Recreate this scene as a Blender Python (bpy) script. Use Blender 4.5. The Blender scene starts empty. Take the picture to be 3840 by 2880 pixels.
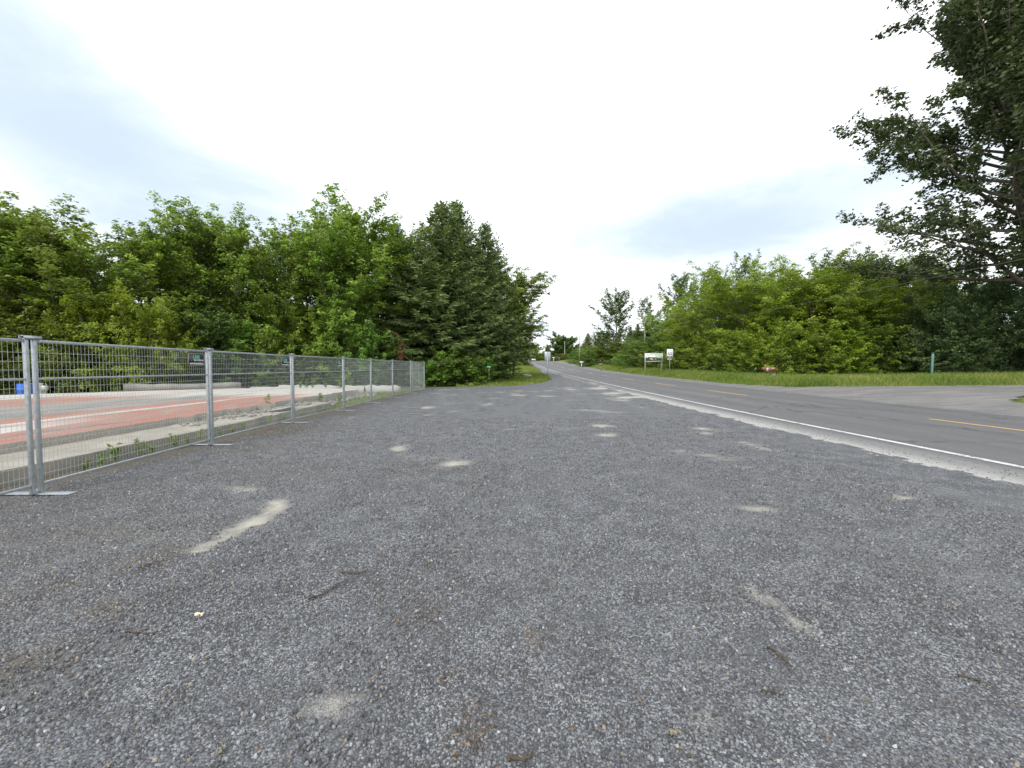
import bpy, bmesh, math, random
import numpy as np
from mathutils import Vector, Matrix

R = math.radians
random.seed(7)
scene = bpy.context.scene
COL = scene.collection

# ------------------------------------------------------------------ camera
EYE = 1.53
FPX = 1500.0                       # focal length in photo pixels (3840 wide)
PITCH = math.atan(62.0 / FPX)
cam_d = bpy.data.cameras.new('camera')
cam_d.sensor_width = 36.0
cam_d.lens = 36.0 * FPX / 3840.0
cam_d.clip_start = 0.05
cam_d.clip_end = 5000.0
cam = bpy.data.objects.new('camera', cam_d)
COL.objects.link(cam)
cam.location = (0, 0, EYE)
cam.rotation_euler = (R(90) - PITCH, 0, 0)
scene.camera = cam

# ------------------------------------------------------------------ world: overcast sky
SUN_EL, SUN_AZ = R(50), R(-150)     # azimuth clockwise from +Y: behind the viewer, to the left
world = bpy.data.worlds.new('World')
scene.world = world
world.use_nodes = True


class NT:
    """small helper for node trees"""
    def __init__(self, tree):
        self.t = tree
        self.n = tree.nodes
        self.l = tree.links

    def node(self, kind, **kw):
        nd = self.n.new(kind)
        for k, v in kw.items():
            setattr(nd, k, v)
        return nd

    def put(self, sock, v):
        if v is None:
            return
        if isinstance(v, bpy.types.NodeSocket):
            self.l.new(v, sock)
        else:
            if hasattr(sock, 'default_value'):
                try:
                    sock.default_value = v
                except TypeError:
                    sock.default_value = (v, v, v)
                except ValueError:
                    sock.default_value = tuple(v) + (1.0,)

    def math(self, op, a, b=None, c=None, clamp=False):
        nd = self.node('ShaderNodeMath', operation=op)
        nd.use_clamp = clamp
        self.put(nd.inputs[0], a)
        self.put(nd.inputs[1], b)
        self.put(nd.inputs[2], c)
        return nd.outputs[0]

    def mix(self, f, a, b, blend='MIX'):
        nd = self.node('ShaderNodeMix', data_type='RGBA')
        nd.blend_type = blend
        self.put(nd.inputs[0], f)
        for s, v in ((nd.inputs[6], a), (nd.inputs[7], b)):
            if isinstance(v, bpy.types.NodeSocket):
                self.l.new(v, s)
            else:
                s.default_value = tuple(v)[:3] + (1.0,)
        return nd.outputs[2]

    def noise(self, vec=None, scale=5.0, detail=4.0, rough=0.55, dist=0.0, col=False):
        nd = self.node('ShaderNodeTexNoise')
        self.put(nd.inputs['Vector'], vec)
        nd.inputs['Scale'].default_value = scale
        nd.inputs['Detail'].default_value = detail
        nd.inputs['Roughness'].default_value = rough
        nd.inputs['Distortion'].default_value = dist
        return nd.outputs['Color' if col else 'Fac']

    def ramp(self, f, stops, interp='LINEAR'):
        nd = self.node('ShaderNodeValToRGB')
        nd.color_ramp.interpolation = interp
        e = nd.color_ramp.elements
        while len(e) < len(stops):
            e.new(0.5)
        for el, (p, c) in zip(e, stops):
            el.position = p
            el.color = (c, c, c, 1) if isinstance(c, (int, float)) else tuple(c) + (1,)
        self.put(nd.inputs[0], f)
        return nd.outputs[0]

    def step(self, v, lo, hi):
        nd = self.node('ShaderNodeMapRange', interpolation_type='SMOOTHSTEP')
        self.put(nd.inputs[0], v)
        nd.inputs[1].default_value = lo
        nd.inputs[2].default_value = hi
        return nd.outputs[0]

    def attr(self, name, out='Fac'):
        nd = self.node('ShaderNodeAttribute', attribute_name=name)
        return nd.outputs[out]

    def pos(self):
        return self.node('ShaderNodeNewGeometry').outputs['Position']

    def xyz(self, vec):
        nd = self.node('ShaderNodeSeparateXYZ')
        self.put(nd.inputs[0], vec)
        return nd.outputs

    def bump(self, h, strength=0.5, dist=0.01):
        nd = self.node('ShaderNodeBump')
        nd.inputs['Strength'].default_value = strength
        nd.inputs['Distance'].default_value = dist
        self.put(nd.inputs['Height'], h)
        return nd.outputs[0]

    def voronoi(self, vec, scale, feature='F1', rand=1.0):
        nd = self.node('ShaderNodeTexVoronoi', feature=feature)
        self.put(nd.inputs['Vector'], vec)
        nd.inputs['Scale'].default_value = scale
        nd.inputs['Randomness'].default_value = rand
        return nd.outputs


wt = NT(world.node_tree)
wt.n.clear()
sky = wt.node('ShaderNodeTexSky', sky_type='NISHITA')
sky.sun_disc = False
sky.sun_elevation = SUN_EL
sky.sun_rotation = SUN_AZ
sky.dust_density = 2.0
tc = wt.node('ShaderNodeTexCoord')
dx, dy, dz = wt.xyz(tc.outputs['Generated'])
zc = wt.math('ADD', wt.math('MAXIMUM', dz, 0.0), 0.14)
pv = wt.node('ShaderNodeCombineXYZ')
wt.put(pv.inputs[0], wt.math('DIVIDE', dx, zc))
wt.put(pv.inputs[1], wt.math('DIVIDE', dy, zc))
wt.put(pv.inputs[2], 3.7)
n1 = wt.noise(pv.outputs[0], 0.42, 6.0, 0.52, 0.5)
n2 = wt.noise(pv.outputs[0], 1.3, 6.0, 0.6, 0.4)
az = wt.math('ARCTAN2', dx, dy)
el = wt.math('ARCSINE', dz)


def cloud_shadow(a0, e0, wa, we, slope, amt):
    """soft grey-blue underside of one cloud bank"""
    u = wt.math('DIVIDE', wt.math('SUBTRACT', az, a0), wa)
    e = wt.math('SUBTRACT', wt.math('SUBTRACT', el, e0), wt.math('MULTIPLY', wt.math('SUBTRACT', az, a0), slope))
    v = wt.math('DIVIDE', e, we)
    d2 = wt.math('ADD', wt.math('MULTIPLY', u, u), wt.math('MULTIPLY', v, v))
    d = wt.math('ADD', wt.math('SQRT', d2), wt.math('MULTIPLY', wt.math('SUBTRACT', n2, 0.5), 1.3))
    nd = wt.step(d, 1.35, 0.15)
    return wt.math('MULTIPLY', nd, amt)


g = wt.math('MULTIPLY', wt.step(n1, 0.50, 0.78), 0.6)
for args in ((R(-46), R(21), R(30), R(12), -0.20, 1.0), (R(29), R(17), R(28), R(7.5), 0.03, 1.0),
             (R(7), R(6), R(9), R(2.4), 0.0, 0.6), (R(38), R(26), R(12), R(8), 0.0, 0.35),
             (R(-20), R(30), R(20), R(8), -0.1, 0.3)):
    g = wt.math('MAXIMUM', g, cloud_shadow(*args))
cl = wt.mix(wt.math('MINIMUM', g, 1.0), (0.93, 0.95, 0.97), (0.415, 0.495, 0.58))
blue = wt.node('ShaderNodeVectorMath', operation='SCALE')
wt.l.new(sky.outputs[0], blue.inputs[0])
blue.inputs['Scale'].default_value = 0.09
thin = wt.math('MULTIPLY', wt.step(n2, 0.55, 0.85), 0.22)
skyc = wt.mix(thin, cl, blue.outputs[0])
bg = wt.node('ShaderNodeBackground')
wt.l.new(skyc, bg.inputs[0])
bg.inputs[1].default_value = 1.0
wo = wt.node('ShaderNodeOutputWorld')
wt.l.new(bg.outputs[0], wo.inputs[0])

sun_d = bpy.data.lights.new('sun', 'SUN')
sun_d.energy = 1.5
sun_d.angle = R(14)
sun_d.color = (1.0, 0.96, 0.88)
sun = bpy.data.objects.new('sun', sun_d)
COL.objects.link(sun)
sv = Vector((math.sin(SUN_AZ) * math.cos(SUN_EL), math.cos(SUN_AZ) * math.cos(SUN_EL), math.sin(SUN_EL)))
sun.rotation_euler = sv.to_track_quat('Z', 'Y').to_euler()

vs = scene.view_settings
vs.view_transform = 'Standard'
vs.look = 'None'
vs.gamma = 1.0
vs.use_curve_mapping = False
vs.exposure = 0.80
scene.cycles.max_bounces = 6
scene.cycles.diffuse_bounces = 3
scene.cycles.transmission_bounces = 4
scene.cycles.transparent_max_bounces = 8

# ------------------------------------------------------------------ terrain
_ys = np.arange(-80.0, 1600.0, 1.0)


def _smooth(xs, vs_, sig):
    v = np.interp(_ys, xs, vs_)
    k = np.exp(-0.5 * (np.arange(-30, 31) / sig) ** 2)
    k /= k.sum()
    return np.convolve(np.pad(v, 30, mode='edge'), k, mode='valid')


_rz = _smooth([-80, 12, 22, 33, 56, 79, 100, 122, 160, 230, 400, 1600], [0, 0.0, 0.07, 0.18, 0.52, 1.1, 2.05, 3.40, 3.80, 5.05, 6.0, 9.0], 4.0)
_cx = _smooth([-80, 40, 60, 79, 100, 125, 160, 230, 250, 300, 400, 1600], [11.2, 11.2, 11.1, 10.9, 10.2, 8.9, 9.1, 14.3, 19, 42, 95, 700], 6.0)


def road_z(y):
    return np.interp(y, _ys, _rz)


def road_x(y):
    return np.interp(y, _ys, _cx)


def sstep(a, b, v):
    t = np.clip((v - a) / (b - a), 0, 1)
    return t * t * (3 - 2 * t)


def H(x, y):
    """height of the finished surface"""
    x = np.asarray(x, float)
    y = np.asarray(y, float)
    rz = road_z(y)
    s = x - road_x(y)
    crown = 0.14 * np.clip(1 - (s / 6.0) ** 2, 0, 1)
    right = 0.30 * sstep(4.5, 10.0, s) + 0.012 * np.clip(s - 9, 0, 60)
    left_f = 0.35 + 0.65 * sstep(-5.0, 6.0, x)
    near = sstep(26, 60, y)
    lf = left_f * (1 - near) + near
    dip = -0.15 * sstep(-9.5, -12, x) * sstep(30, 24, y) * 1.0
    return rz * lf + crown + right + dip


def vnoise(x, y, seed=0):
    """2-D value noise, numpy"""
    x = np.asarray(x, float)
    y = np.asarray(y, float)
    xi = np.floor(x).astype(np.int64)
    yi = np.floor(y).astype(np.int64)
    fx, fy = x - xi, y - yi
    fx = fx * fx * (3 - 2 * fx)
    fy = fy * fy * (3 - 2 * fy)

    def h(i, j):
        n = (i * 374761393 + j * 668265263 + seed * 1442695041) & 0x7fffffff
        n = ((n ^ (n >> 13)) * 1274126177) & 0x7fffffff
        return ((n ^ (n >> 16)) & 0xffff) / 65535.0
    a, b = h(xi, yi), h(xi + 1, yi)
    c, d = h(xi, yi + 1), h(xi + 1, yi + 1)
    return (a * (1 - fx) + b * fx) * (1 - fy) + (c * (1 - fx) + d * fx) * fy


def fbm(x, y, seed=0, oct=4):
    v, a, t = 0, 0.5, 0
    for o in range(oct):
        v = v + a * vnoise(x * 2 ** o, y * 2 ** o, seed + o)
        t += a
        a *= 0.5
    return v / t


def ray(px, py):
    u, v = (px - 1920) / FPX, (1440 - py) / FPX
    return np.array([u, math.cos(PITCH) + v * math.sin(PITCH), -math.sin(PITCH) + v * math.cos(PITCH)])


def ground_at(px, py):
    """where the sight line through a photo pixel meets the terrain"""
    d = ray(px, py)
    t = 0.5
    while t < 800:
        p = d * t
        if EYE + p[2] <= float(H(p[0], p[1])):
            break
        t += 0.02 + t * 0.002
    p = d * t
    return np.array([p[0], p[1], float(H(p[0], p[1]))])


def at(px, py, y):
    d = ray(px, py)
    t = y / d[1]
    return np.array([d[0] * t, y, EYE + d[2] * t])


# ------------------------------------------------------------------ object helpers
def tag(o, label=None, cat=None, group=None, kind=None):
    if label:
        o['label'] = label
    if cat:
        o['category'] = cat
    if group:
        o['group'] = group
    if kind:
        o['kind'] = kind
    return o


def thing(name, label, cat, loc=(0, 0, 0), rz=0.0, group=None):
    o = bpy.data.objects.new(name, None)
    o.empty_display_size = 0.2
    COL.objects.link(o)
    o.location = loc
    o.rotation_euler = (0, 0, rz)
    return tag(o, label, cat, group)


def link(name, mesh, parent=None, mat=None):
    o = bpy.data.objects.new(name, mesh)
    COL.objects.link(o)
    if mat and not mesh.materials:
        mesh.materials.append(mat)
    if parent:
        o.parent = parent
    return o


def np_mesh(name, verts, polys, attrs=None, smooth=False, cols=None):
    """verts (n,3); polys: list of (m,k) int arrays"""
    me = bpy.data.meshes.new(name)
    verts = np.asarray(verts, np.float32)
    polys = [np.asarray(p, np.int32) for p in polys if len(p)]
    me.vertices.add(len(verts))
    me.vertices.foreach_set('co', verts.ravel())
    nl = sum(p.size for p in polys)
    npoly = sum(len(p) for p in polys)
    me.loops.add(nl)
    me.loops.foreach_set('vertex_index', np.concatenate([p.ravel() for p in polys]))
    me.polygons.add(npoly)
    tot = np.concatenate([np.full(len(p), p.shape[1], np.int32) for p in polys])
    start = np.concatenate([[0], np.cumsum(tot)[:-1]]).astype(np.int32)
    me.polygons.foreach_set('loop_start', start)
    if smooth:
        me.polygons.foreach_set('use_smooth', np.ones(npoly, bool))
    for k, v in (attrs or {}).items():
        a = me.attributes.new(k, 'FLOAT', 'POINT')
        a.data.foreach_set('value', np.asarray(v, np.float32))
    for k, v in (cols or {}).items():
        a = me.attributes.new(k, 'FLOAT_COLOR', 'POINT')
        a.data.foreach_set('color', np.asarray(v, np.float32).ravel())
    me.update(calc_edges=True)
    return me


class Acc:
    """collects pieces of one mesh"""
    def __init__(self):
        self.v, self.q, self.t, self.n = [], [], [], 0

    def add(self, v, q=None, t=None):
        v = np.asarray(v, float)
        self.v.append(v)
        if q is not None and len(q):
            self.q.append(np.asarray(q) + self.n)
        if t is not None and len(t):
            self.t.append(np.asarray(t) + self.n)
        self.n += len(v)
        return self

    def box(self, c, size, rot=None, taper=1.0):
        sx, sy, sz = [k / 2 for k in size]
        v = np.array([[x, y, z] for z in (-sz, sz) for y in (-sy, sy) for x in (-sx, sx)], float)
        v[4:, :2] *= taper
        if rot is not None:
            v = v @ np.array(rot.to_matrix() if hasattr(rot, 'to_matrix') else rot).T
        v += np.asarray(c)
        return self.add(v, [(0, 2, 3, 1), (4, 5, 7, 6), (0, 1, 5, 4), (1, 3, 7, 5), (3, 2, 6, 7), (2, 0, 4, 6)])

    def tube(self, pts, rad, sides=6, cap=True):
        pts = np.asarray(pts, float)
        n = len(pts)
        rad = np.broadcast_to(np.asarray(rad, float), (n,))
        tan = np.gradient(pts, axis=0)
        tan /= np.linalg.norm(tan, axis=1)[:, None] + 1e-9
        ref = np.array([0, 0, 1.0]) if abs(tan[0][2]) < 0.9 else np.array([1.0, 0, 0])
        a = np.cross(tan, ref)
        a /= np.linalg.norm(a, axis=1)[:, None] + 1e-9
        b = np.cross(tan, a)
        an = np.linspace(0, 2 * np.pi, sides, endpoint=False)
        ring = (a[:, None] * np.cos(an)[None, :, None] + b[:, None] * np.sin(an)[None, :, None]) * rad[:, None, None]
        v = (pts[:, None] + ring).reshape(-1, 3)
        i = np.arange(n - 1)[:, None] * sides
        j = np.arange(sides)[None]
        k = (j + 1) % sides
        q = np.stack([i + j, i + k, i + sides + k, i + sides + j], -1).reshape(-1, 4)
        t = []
        if cap:
            v = np.vstack([v, pts[0], pts[-1]])
            m = n * sides
            t = [(m, (s + 1) % sides, s) for s in range(sides)] + [(m + 1, m - sides + s, m - sides + (s + 1) % sides) for s in range(sides)]
        return self.add(v, q, t)

    def lathe(self, prof, c=(0, 0, 0), sides=20):
        """prof: (r, z) pairs"""
        an = np.linspace(0, 2 * np.pi, sides, endpoint=False)
        v = np.array([[r * math.cos(x), r * math.sin(x), z] for r, z in prof for x in an]) + np.asarray(c)
        q = []
        for i in range(len(prof) - 1):
            for j in range(sides):
                k = (j + 1) % sides
                q.append((i * sides + j, i * sides + k, (i + 1) * sides + k, (i + 1) * sides + j))
        return self.add(v, q)

    def prism(self, poly, z0, z1):
        n = len(poly)
        v = np.array([(x, y, z0) for x, y in poly] + [(x, y, z1) for x, y in poly])
        q = [(i, (i + 1) % n, n + (i + 1) % n, n + i) for i in range(n)]
        self.add(v, q)
        self.ng = getattr(self, 'ng', [])
        return self

    def mesh(self, name, smooth=False, attrs=None):
        return np_mesh(name, np.vstack(self.v), [np.vstack(self.q) if self.q else [], np.vstack(self.t) if self.t else []], attrs, smooth)


def bm_prism(name, poly, z0, z1, zf=None):
    """closed prism over a polygon"""
    bm = bmesh.new()
    lo = [bm.verts.new((x, y, z0)) for x, y in poly]
    hi = [bm.verts.new((x, y, z1)) for x, y in poly]
    n = len(poly)
    for i in range(n):
        bm.faces.new((lo[i], lo[(i + 1) % n], hi[(i + 1) % n], hi[i]))
    bm.faces.new(hi)
    bm.faces.new(lo[::-1])
    bmesh.ops.recalc_face_normals(bm, faces=bm.faces)
    bmesh.ops.triangulate(bm, faces=[f for f in bm.faces if len(f.verts) > 4])
    me = bpy.data.meshes.new(name)
    bm.to_mesh(me)
    bm.free()
    return me


def bevel(o, w=0.005, seg=2):
    m = o.modifiers.new('bevel', 'BEVEL')
    m.width = w
    m.segments = seg
    m.limit_method = 'ANGLE'
    return o


def in_poly(x, y, poly):
    inside = np.zeros(x.shape, bool)
    n = len(poly)
    for i in range(n):
        x0, y0 = poly[i]
        x1, y1 = poly[(i + 1) % n]
        c = ((y0 > y) != (y1 > y)) & (x < (x1 - x0) * (y - y0) / (y1 - y0 + 1e-12) + x0)
        inside ^= c
    return inside


ORD = ['first', 'second', 'third', 'fourth', 'fifth', 'sixth', 'seventh', 'eighth', 'ninth', 'tenth', 'eleventh', 'twelfth',
       'thirteenth', 'fourteenth', 'fifteenth', 'sixteenth', 'seventeenth', 'eighteenth', 'nineteenth', 'twentieth']

# ------------------------------------------------------------------ materials
def new_mat(name):
    m = bpy.data.materials.new(name)
    m.use_nodes = True
    t = NT(m.node_tree)
    b = t.n.get('Principled BSDF')
    return m, t, b


def simple(name, col, rough=0.6, metal=0.0, var=0.15, scale=12.0, bump=0.0, spec=0.4):
    m, t, b = new_mat(name)
    co = t.node('ShaderNodeTexCoord').outputs['Object']
    n = t.noise(co, scale, 6, 0.65)
    dark = [c * (1 - var) for c in col]
    light = [min(1, c * (1 + var)) for c in col]
    t.put(b.inputs['Base Color'], t.mix(t.step(n, 0.3, 0.7), dark, light))
    b.inputs['Roughness'].default_value = rough
    b.inputs['Metallic'].default_value = metal
    b.inputs['Specular IOR Level'].default_value = spec
    if bump:
        t.put(b.inputs['Normal'], t.bump(t.noise(co, scale * 4, 5, 0.7), 0.6, bump))
    return m


def leaf_mat(name, dark, mid, light, trans=0.35, rough=0.5):
    """foliage: leaf colours differ from leaf to leaf and shoot to shoot"""
    m, t, b = new_mat(name)
    k = 1.36
    dark, mid, light = ([v * k for v in c_] for c_ in (dark, mid, light))
    f = t.attr('tint')
    c = t.ramp(f, [(0.0, dark), (0.5, mid), (1.0, light)])
    oi = t.node('ShaderNodeObjectInfo').outputs['Random']
    hs = t.node('ShaderNodeHueSaturation')
    t.put(hs.inputs['Hue'], t.math('ADD', 0.488, t.math('MULTIPLY', oi, 0.024)))
    t.put(hs.inputs['Value'], t.math('ADD', 0.85, t.math('MULTIPLY', oi, 0.3)))
    t.put(hs.inputs['Color'], c)
    t.put(b.inputs['Base Color'], hs.outputs[0])
    b.inputs['Roughness'].default_value = rough
    b.inputs['Specular IOR Level'].default_value = 0.35
    tr = t.node('ShaderNodeBsdfTranslucent')
    t.put(tr.inputs[0], t.mix(0.6, hs.outputs[0], (1.15, 1.25, 0.5), 'MULTIPLY'))
    mx = t.node('ShaderNodeMixShader')
    mx.inputs[0].default_value = trans
    t.l.new(b.outputs[0], mx.inputs[1])
    t.l.new(tr.outputs[0], mx.inputs[2])
    t.l.new(mx.outputs[0], t.n['Material Output'].inputs[0])
    return m


M = {}
M['leaf_maple'] = leaf_mat('maple_leaf', (0.096, 0.148, 0.024), (0.152, 0.222, 0.034), (0.245, 0.315, 0.052))
M['leaf_boxelder'] = leaf_mat('box_elder_leaf', (0.110, 0.162, 0.018), (0.178, 0.240, 0.025), (0.272, 0.320, 0.040))
M['leaf_olive'] = leaf_mat('olive_leaf', (0.088, 0.112, 0.022), (0.130, 0.155, 0.030), (0.195, 0.215, 0.044))
M['leaf_shrub'] = leaf_mat('shrub_leaf', (0.080, 0.145, 0.026), (0.125, 0.215, 0.038), (0.200, 0.310, 0.055))
M['leaf_lilac'] = leaf_mat('lilac_leaf', (0.055, 0.092, 0.036), (0.080, 0.130, 0.048), (0.130, 0.185, 0.072), 0.22, 0.42)
M['leaf_poplar'] = leaf_mat('poplar_leaf', (0.044, 0.068, 0.028), (0.066, 0.096, 0.038), (0.108, 0.142, 0.056), 0.22, 0.42)
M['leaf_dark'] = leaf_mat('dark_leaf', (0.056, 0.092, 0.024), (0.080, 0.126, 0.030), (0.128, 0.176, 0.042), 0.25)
M['needle'] = leaf_mat('spruce_needle', (0.052, 0.082, 0.026), (0.082, 0.118, 0.034), (0.150, 0.182, 0.054), 0.18, 0.55)
M['grass'] = leaf_mat('grass_blade', (0.085, 0.132, 0.022), (0.140, 0.190, 0.032), (0.285, 0.275, 0.105), 0.35)
M['weed'] = leaf_mat('weed_leaf', (0.085, 0.130, 0.028), (0.130, 0.185, 0.040), (0.190, 0.245, 0.062), 0.35)
M['bark'] = simple('bark', (0.125, 0.105, 0.085), 0.9, 0, 0.4, 6, 0.02)
M['bark_pale'] = simple('pale_bark', (0.26, 0.24, 0.21), 0.9, 0, 0.35, 6, 0.02)
M['zinc'] = simple('galvanised_steel', (0.36, 0.395, 0.42), 0.42, 0.55, 0.16, 18, 0.0008)
M['zinc_wire'] = simple('galvanised_wire', (0.44, 0.48, 0.48), 0.45, 0.5, 0.12, 20)
M['black'] = simple('black_plastic', (0.018, 0.018, 0.020), 0.45, 0, 0.2)
M['green_ink'] = simple('green_ink', (0.10, 0.48, 0.28), 0.6)
M['white_ink'] = simple('white_ink', (0.78, 0.79, 0.78), 0.6, 0, 0.04)
M['grey_ink'] = simple('grey_ink', (0.30, 0.31, 0.31), 0.6, 0, 0.1)
M['sign_white'] = simple('sign_white', (0.80, 0.81, 0.80), 0.45, 0, 0.05)
M['sign_black'] = simple('sign_black', (0.02, 0.02, 0.022), 0.5, 0, 0.1)
M['alu'] = simple('sign_back_aluminium', (0.42, 0.45, 0.48), 0.5, 0.4, 0.1, 6)
M['wood_post'] = simple('weathered_timber', (0.225, 0.20, 0.135), 0.85, 0, 0.25, 9, 0.004)
M['wood_red'] = simple('red_brown_timber', (0.27, 0.095, 0.036), 0.75, 0, 0.3, 9, 0.002)
M['pole_wood'] = simple('pole_timber', (0.30, 0.275, 0.245), 0.9, 0, 0.2, 5, 0.004)
M['wire'] = simple('overhead_wire', (0.10, 0.105, 0.09), 0.6, 0, 0.1)
M['blue'] = simple('blue_plastic', (0.030, 0.135, 0.60), 0.4, 0, 0.08)
M['white_plastic'] = simple('white_plastic', (0.68, 0.70, 0.66), 0.45, 0, 0.08)
M['teal'] = simple('teal_plastic', (0.11, 0.24, 0.20), 0.55, 0, 0.12)
M['teal_dark'] = simple('dark_teal_cap', (0.04, 0.09, 0.11), 0.5, 0, 0.12)
M['car_white'] = simple('white_car_paint', (0.78, 0.79, 0.80), 0.25, 0, 0.02)
M['glass_dark'] = simple('tinted_glass', (0.02, 0.025, 0.03), 0.08, 0, 0.1)
M['rubber'] = simple('rubber', (0.02, 0.02, 0.02), 0.8)
M['lamp'] = simple('headlamp_glass', (0.7, 0.72, 0.75), 0.15)
M['twig'] = simple('twig_bark', (0.075, 0.058, 0.042), 0.9, 0, 0.3)
M['dead'] = simple('dead_needles', (0.22, 0.115, 0.06), 0.9, 0, 0.35)
M['pinkred'] = simple('faded_red_plastic', (0.33, 0.085, 0.06), 0.6)
M['paper'] = simple('grey_tube', (0.42, 0.44, 0.47), 0.6)


def concrete_mat(name, col, stain=0.35):
    m, t, b = new_mat(name)
    p = t.pos()
    n = t.noise(p, 1.4, 8, 0.65)
    n2 = t.noise(p, 22, 6, 0.7)
    c = t.mix(t.step(n, 0.3, 0.72), [k * (1 - stain) for k in col], col)
    c = t.mix(t.math('MULTIPLY', t.step(n2, 0.45, 0.75), 0.35), c, [k * 0.55 for k in col])
    t.put(b.inputs['Base Color'], c)
    b.inputs['Roughness'].default_value = 0.9
    t.put(b.inputs['Normal'], t.bump(n2, 0.5, 0.01))
    return m


M['concrete'] = concrete_mat('old_concrete', (0.32, 0.30, 0.26))
M['concrete_grey'] = concrete_mat('grey_concrete', (0.29, 0.28, 0.255), 0.5)
M['concrete_white'] = concrete_mat('pale_concrete', (0.42, 0.415, 0.395), 0.2)


def floor_mat():
    """bare floor of the removed building: strips of red paint, bare screed and adhesive"""
    m, t, b = new_mat('painted_floor')
    p = t.pos()
    x, y, z = t.xyz(p)
    st = t.node('ShaderNodeMapping')
    t.put(st.inputs[0], p)
    st.inputs['Scale'].default_value = (1.6, 0.28, 1)
    nb = t.noise(st.outputs[0], 0.9, 7, 0.62)
    nf = t.noise(st.outputs[0], 4.5, 7, 0.68)
    xw = t.math('ADD', x, t.math('MULTIPLY', t.math('SUBTRACT', nb, 0.5), 1.1))
    f = t.math('DIVIDE', t.math('ADD', xw, 22.0), 14.2)
    red, red2 = (0.285, 0.110, 0.074), (0.285, 0.165, 0.128)
    grey, white, dark = (0.21, 0.20, 0.19), (0.44, 0.435, 0.42), (0.085, 0.085, 0.085)
    c = t.ramp(f, [(0.0, white), (0.22, white), (0.25, red2), (0.40, red), (0.50, red2), (0.54, grey), (0.72, grey),
                   (0.745, red), (0.80, red), (0.81, white), (0.822, white), (0.83, red), (1.0, red)])
    # white strip near the viewer that tapers off
    wy = t.math('SUBTRACT', 1.0, t.step(y, 6.5, 10.5))
    wx = t.math('MULTIPLY', t.step(xw, -10.35, -10.2), t.math('SUBTRACT', 1.0, t.step(xw, -9.3, -9.1)))
    c = t.mix(t.math('MULTIPLY', wy, wx), c, white)
    c = t.mix(t.math('MULTIPLY', t.step(nf, 0.50, 0.64), 0.8), c, grey)
    c = t.mix(t.math('MULTIPLY', t.step(nf, 0.36, 0.28), 0.8), c, white)
    dk = t.math('MULTIPLY', t.step(nb, 0.56, 0.68), t.step(t.noise(p, 0.5, 5, 0.6), 0.42, 0.6))
    c = t.mix(t.math('MULTIPLY', dk, 0.8), c, dark)
    st2 = t.node('ShaderNodeMapping')
    t.put(st2.inputs[0], p)
    st2.inputs['Scale'].default_value = (1.1, 0.22, 1)
    soot = t.math('MULTIPLY', t.step(t.noise(st2.outputs[0], 1.1, 6, 0.6), 0.44, 0.60), t.math('MULTIPLY', t.step(xw, -15.5, -13.2), t.step(xw, -10.9, -12.0)))
    c = t.mix(t.math('MULTIPLY', soot, 0.85), c, (0.115, 0.115, 0.115))
    far = t.math('MULTIPLY', t.step(t.math('ADD', y, t.math('MULTIPLY', t.math('SUBTRACT', nb, 0.5), 9)), 15.0, 18.5), 0.88)
    c = t.mix(far, c, t.mix(t.step(nf, 0.35, 0.62), white, (0.45, 0.44, 0.41)))
    wear = t.noise(st.outputs[0], 2.2, 8, 0.75)
    c = t.mix(t.math('MULTIPLY', t.step(wear, 0.42, 0.68), 0.5), c, (0.25, 0.235, 0.215))
    fine = t.noise(p, 30, 6, 0.7)
    c = t.mix(t.math('MULTIPLY', t.step(fine, 0.5, 0.75), 0.4), c, (0.20, 0.19, 0.17))
    # the broken side of the slab is bare concrete
    nz = t.xyz(t.node('ShaderNodeNewGeometry').outputs['Normal'])[2]
    side = t.math('LESS_THAN', nz, 0.5)
    c = t.mix(side, c, t.mix(t.step(fine, 0.4, 0.6), (0.25, 0.235, 0.20), (0.36, 0.34, 0.30)))
    t.put(b.inputs['Base Color'], c)
    b.inputs['Roughness'].default_value = 0.85
    t.put(b.inputs['Normal'], t.bump(fine, 0.4, 0.01))
    return m


M['floor'] = floor_mat()


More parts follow.
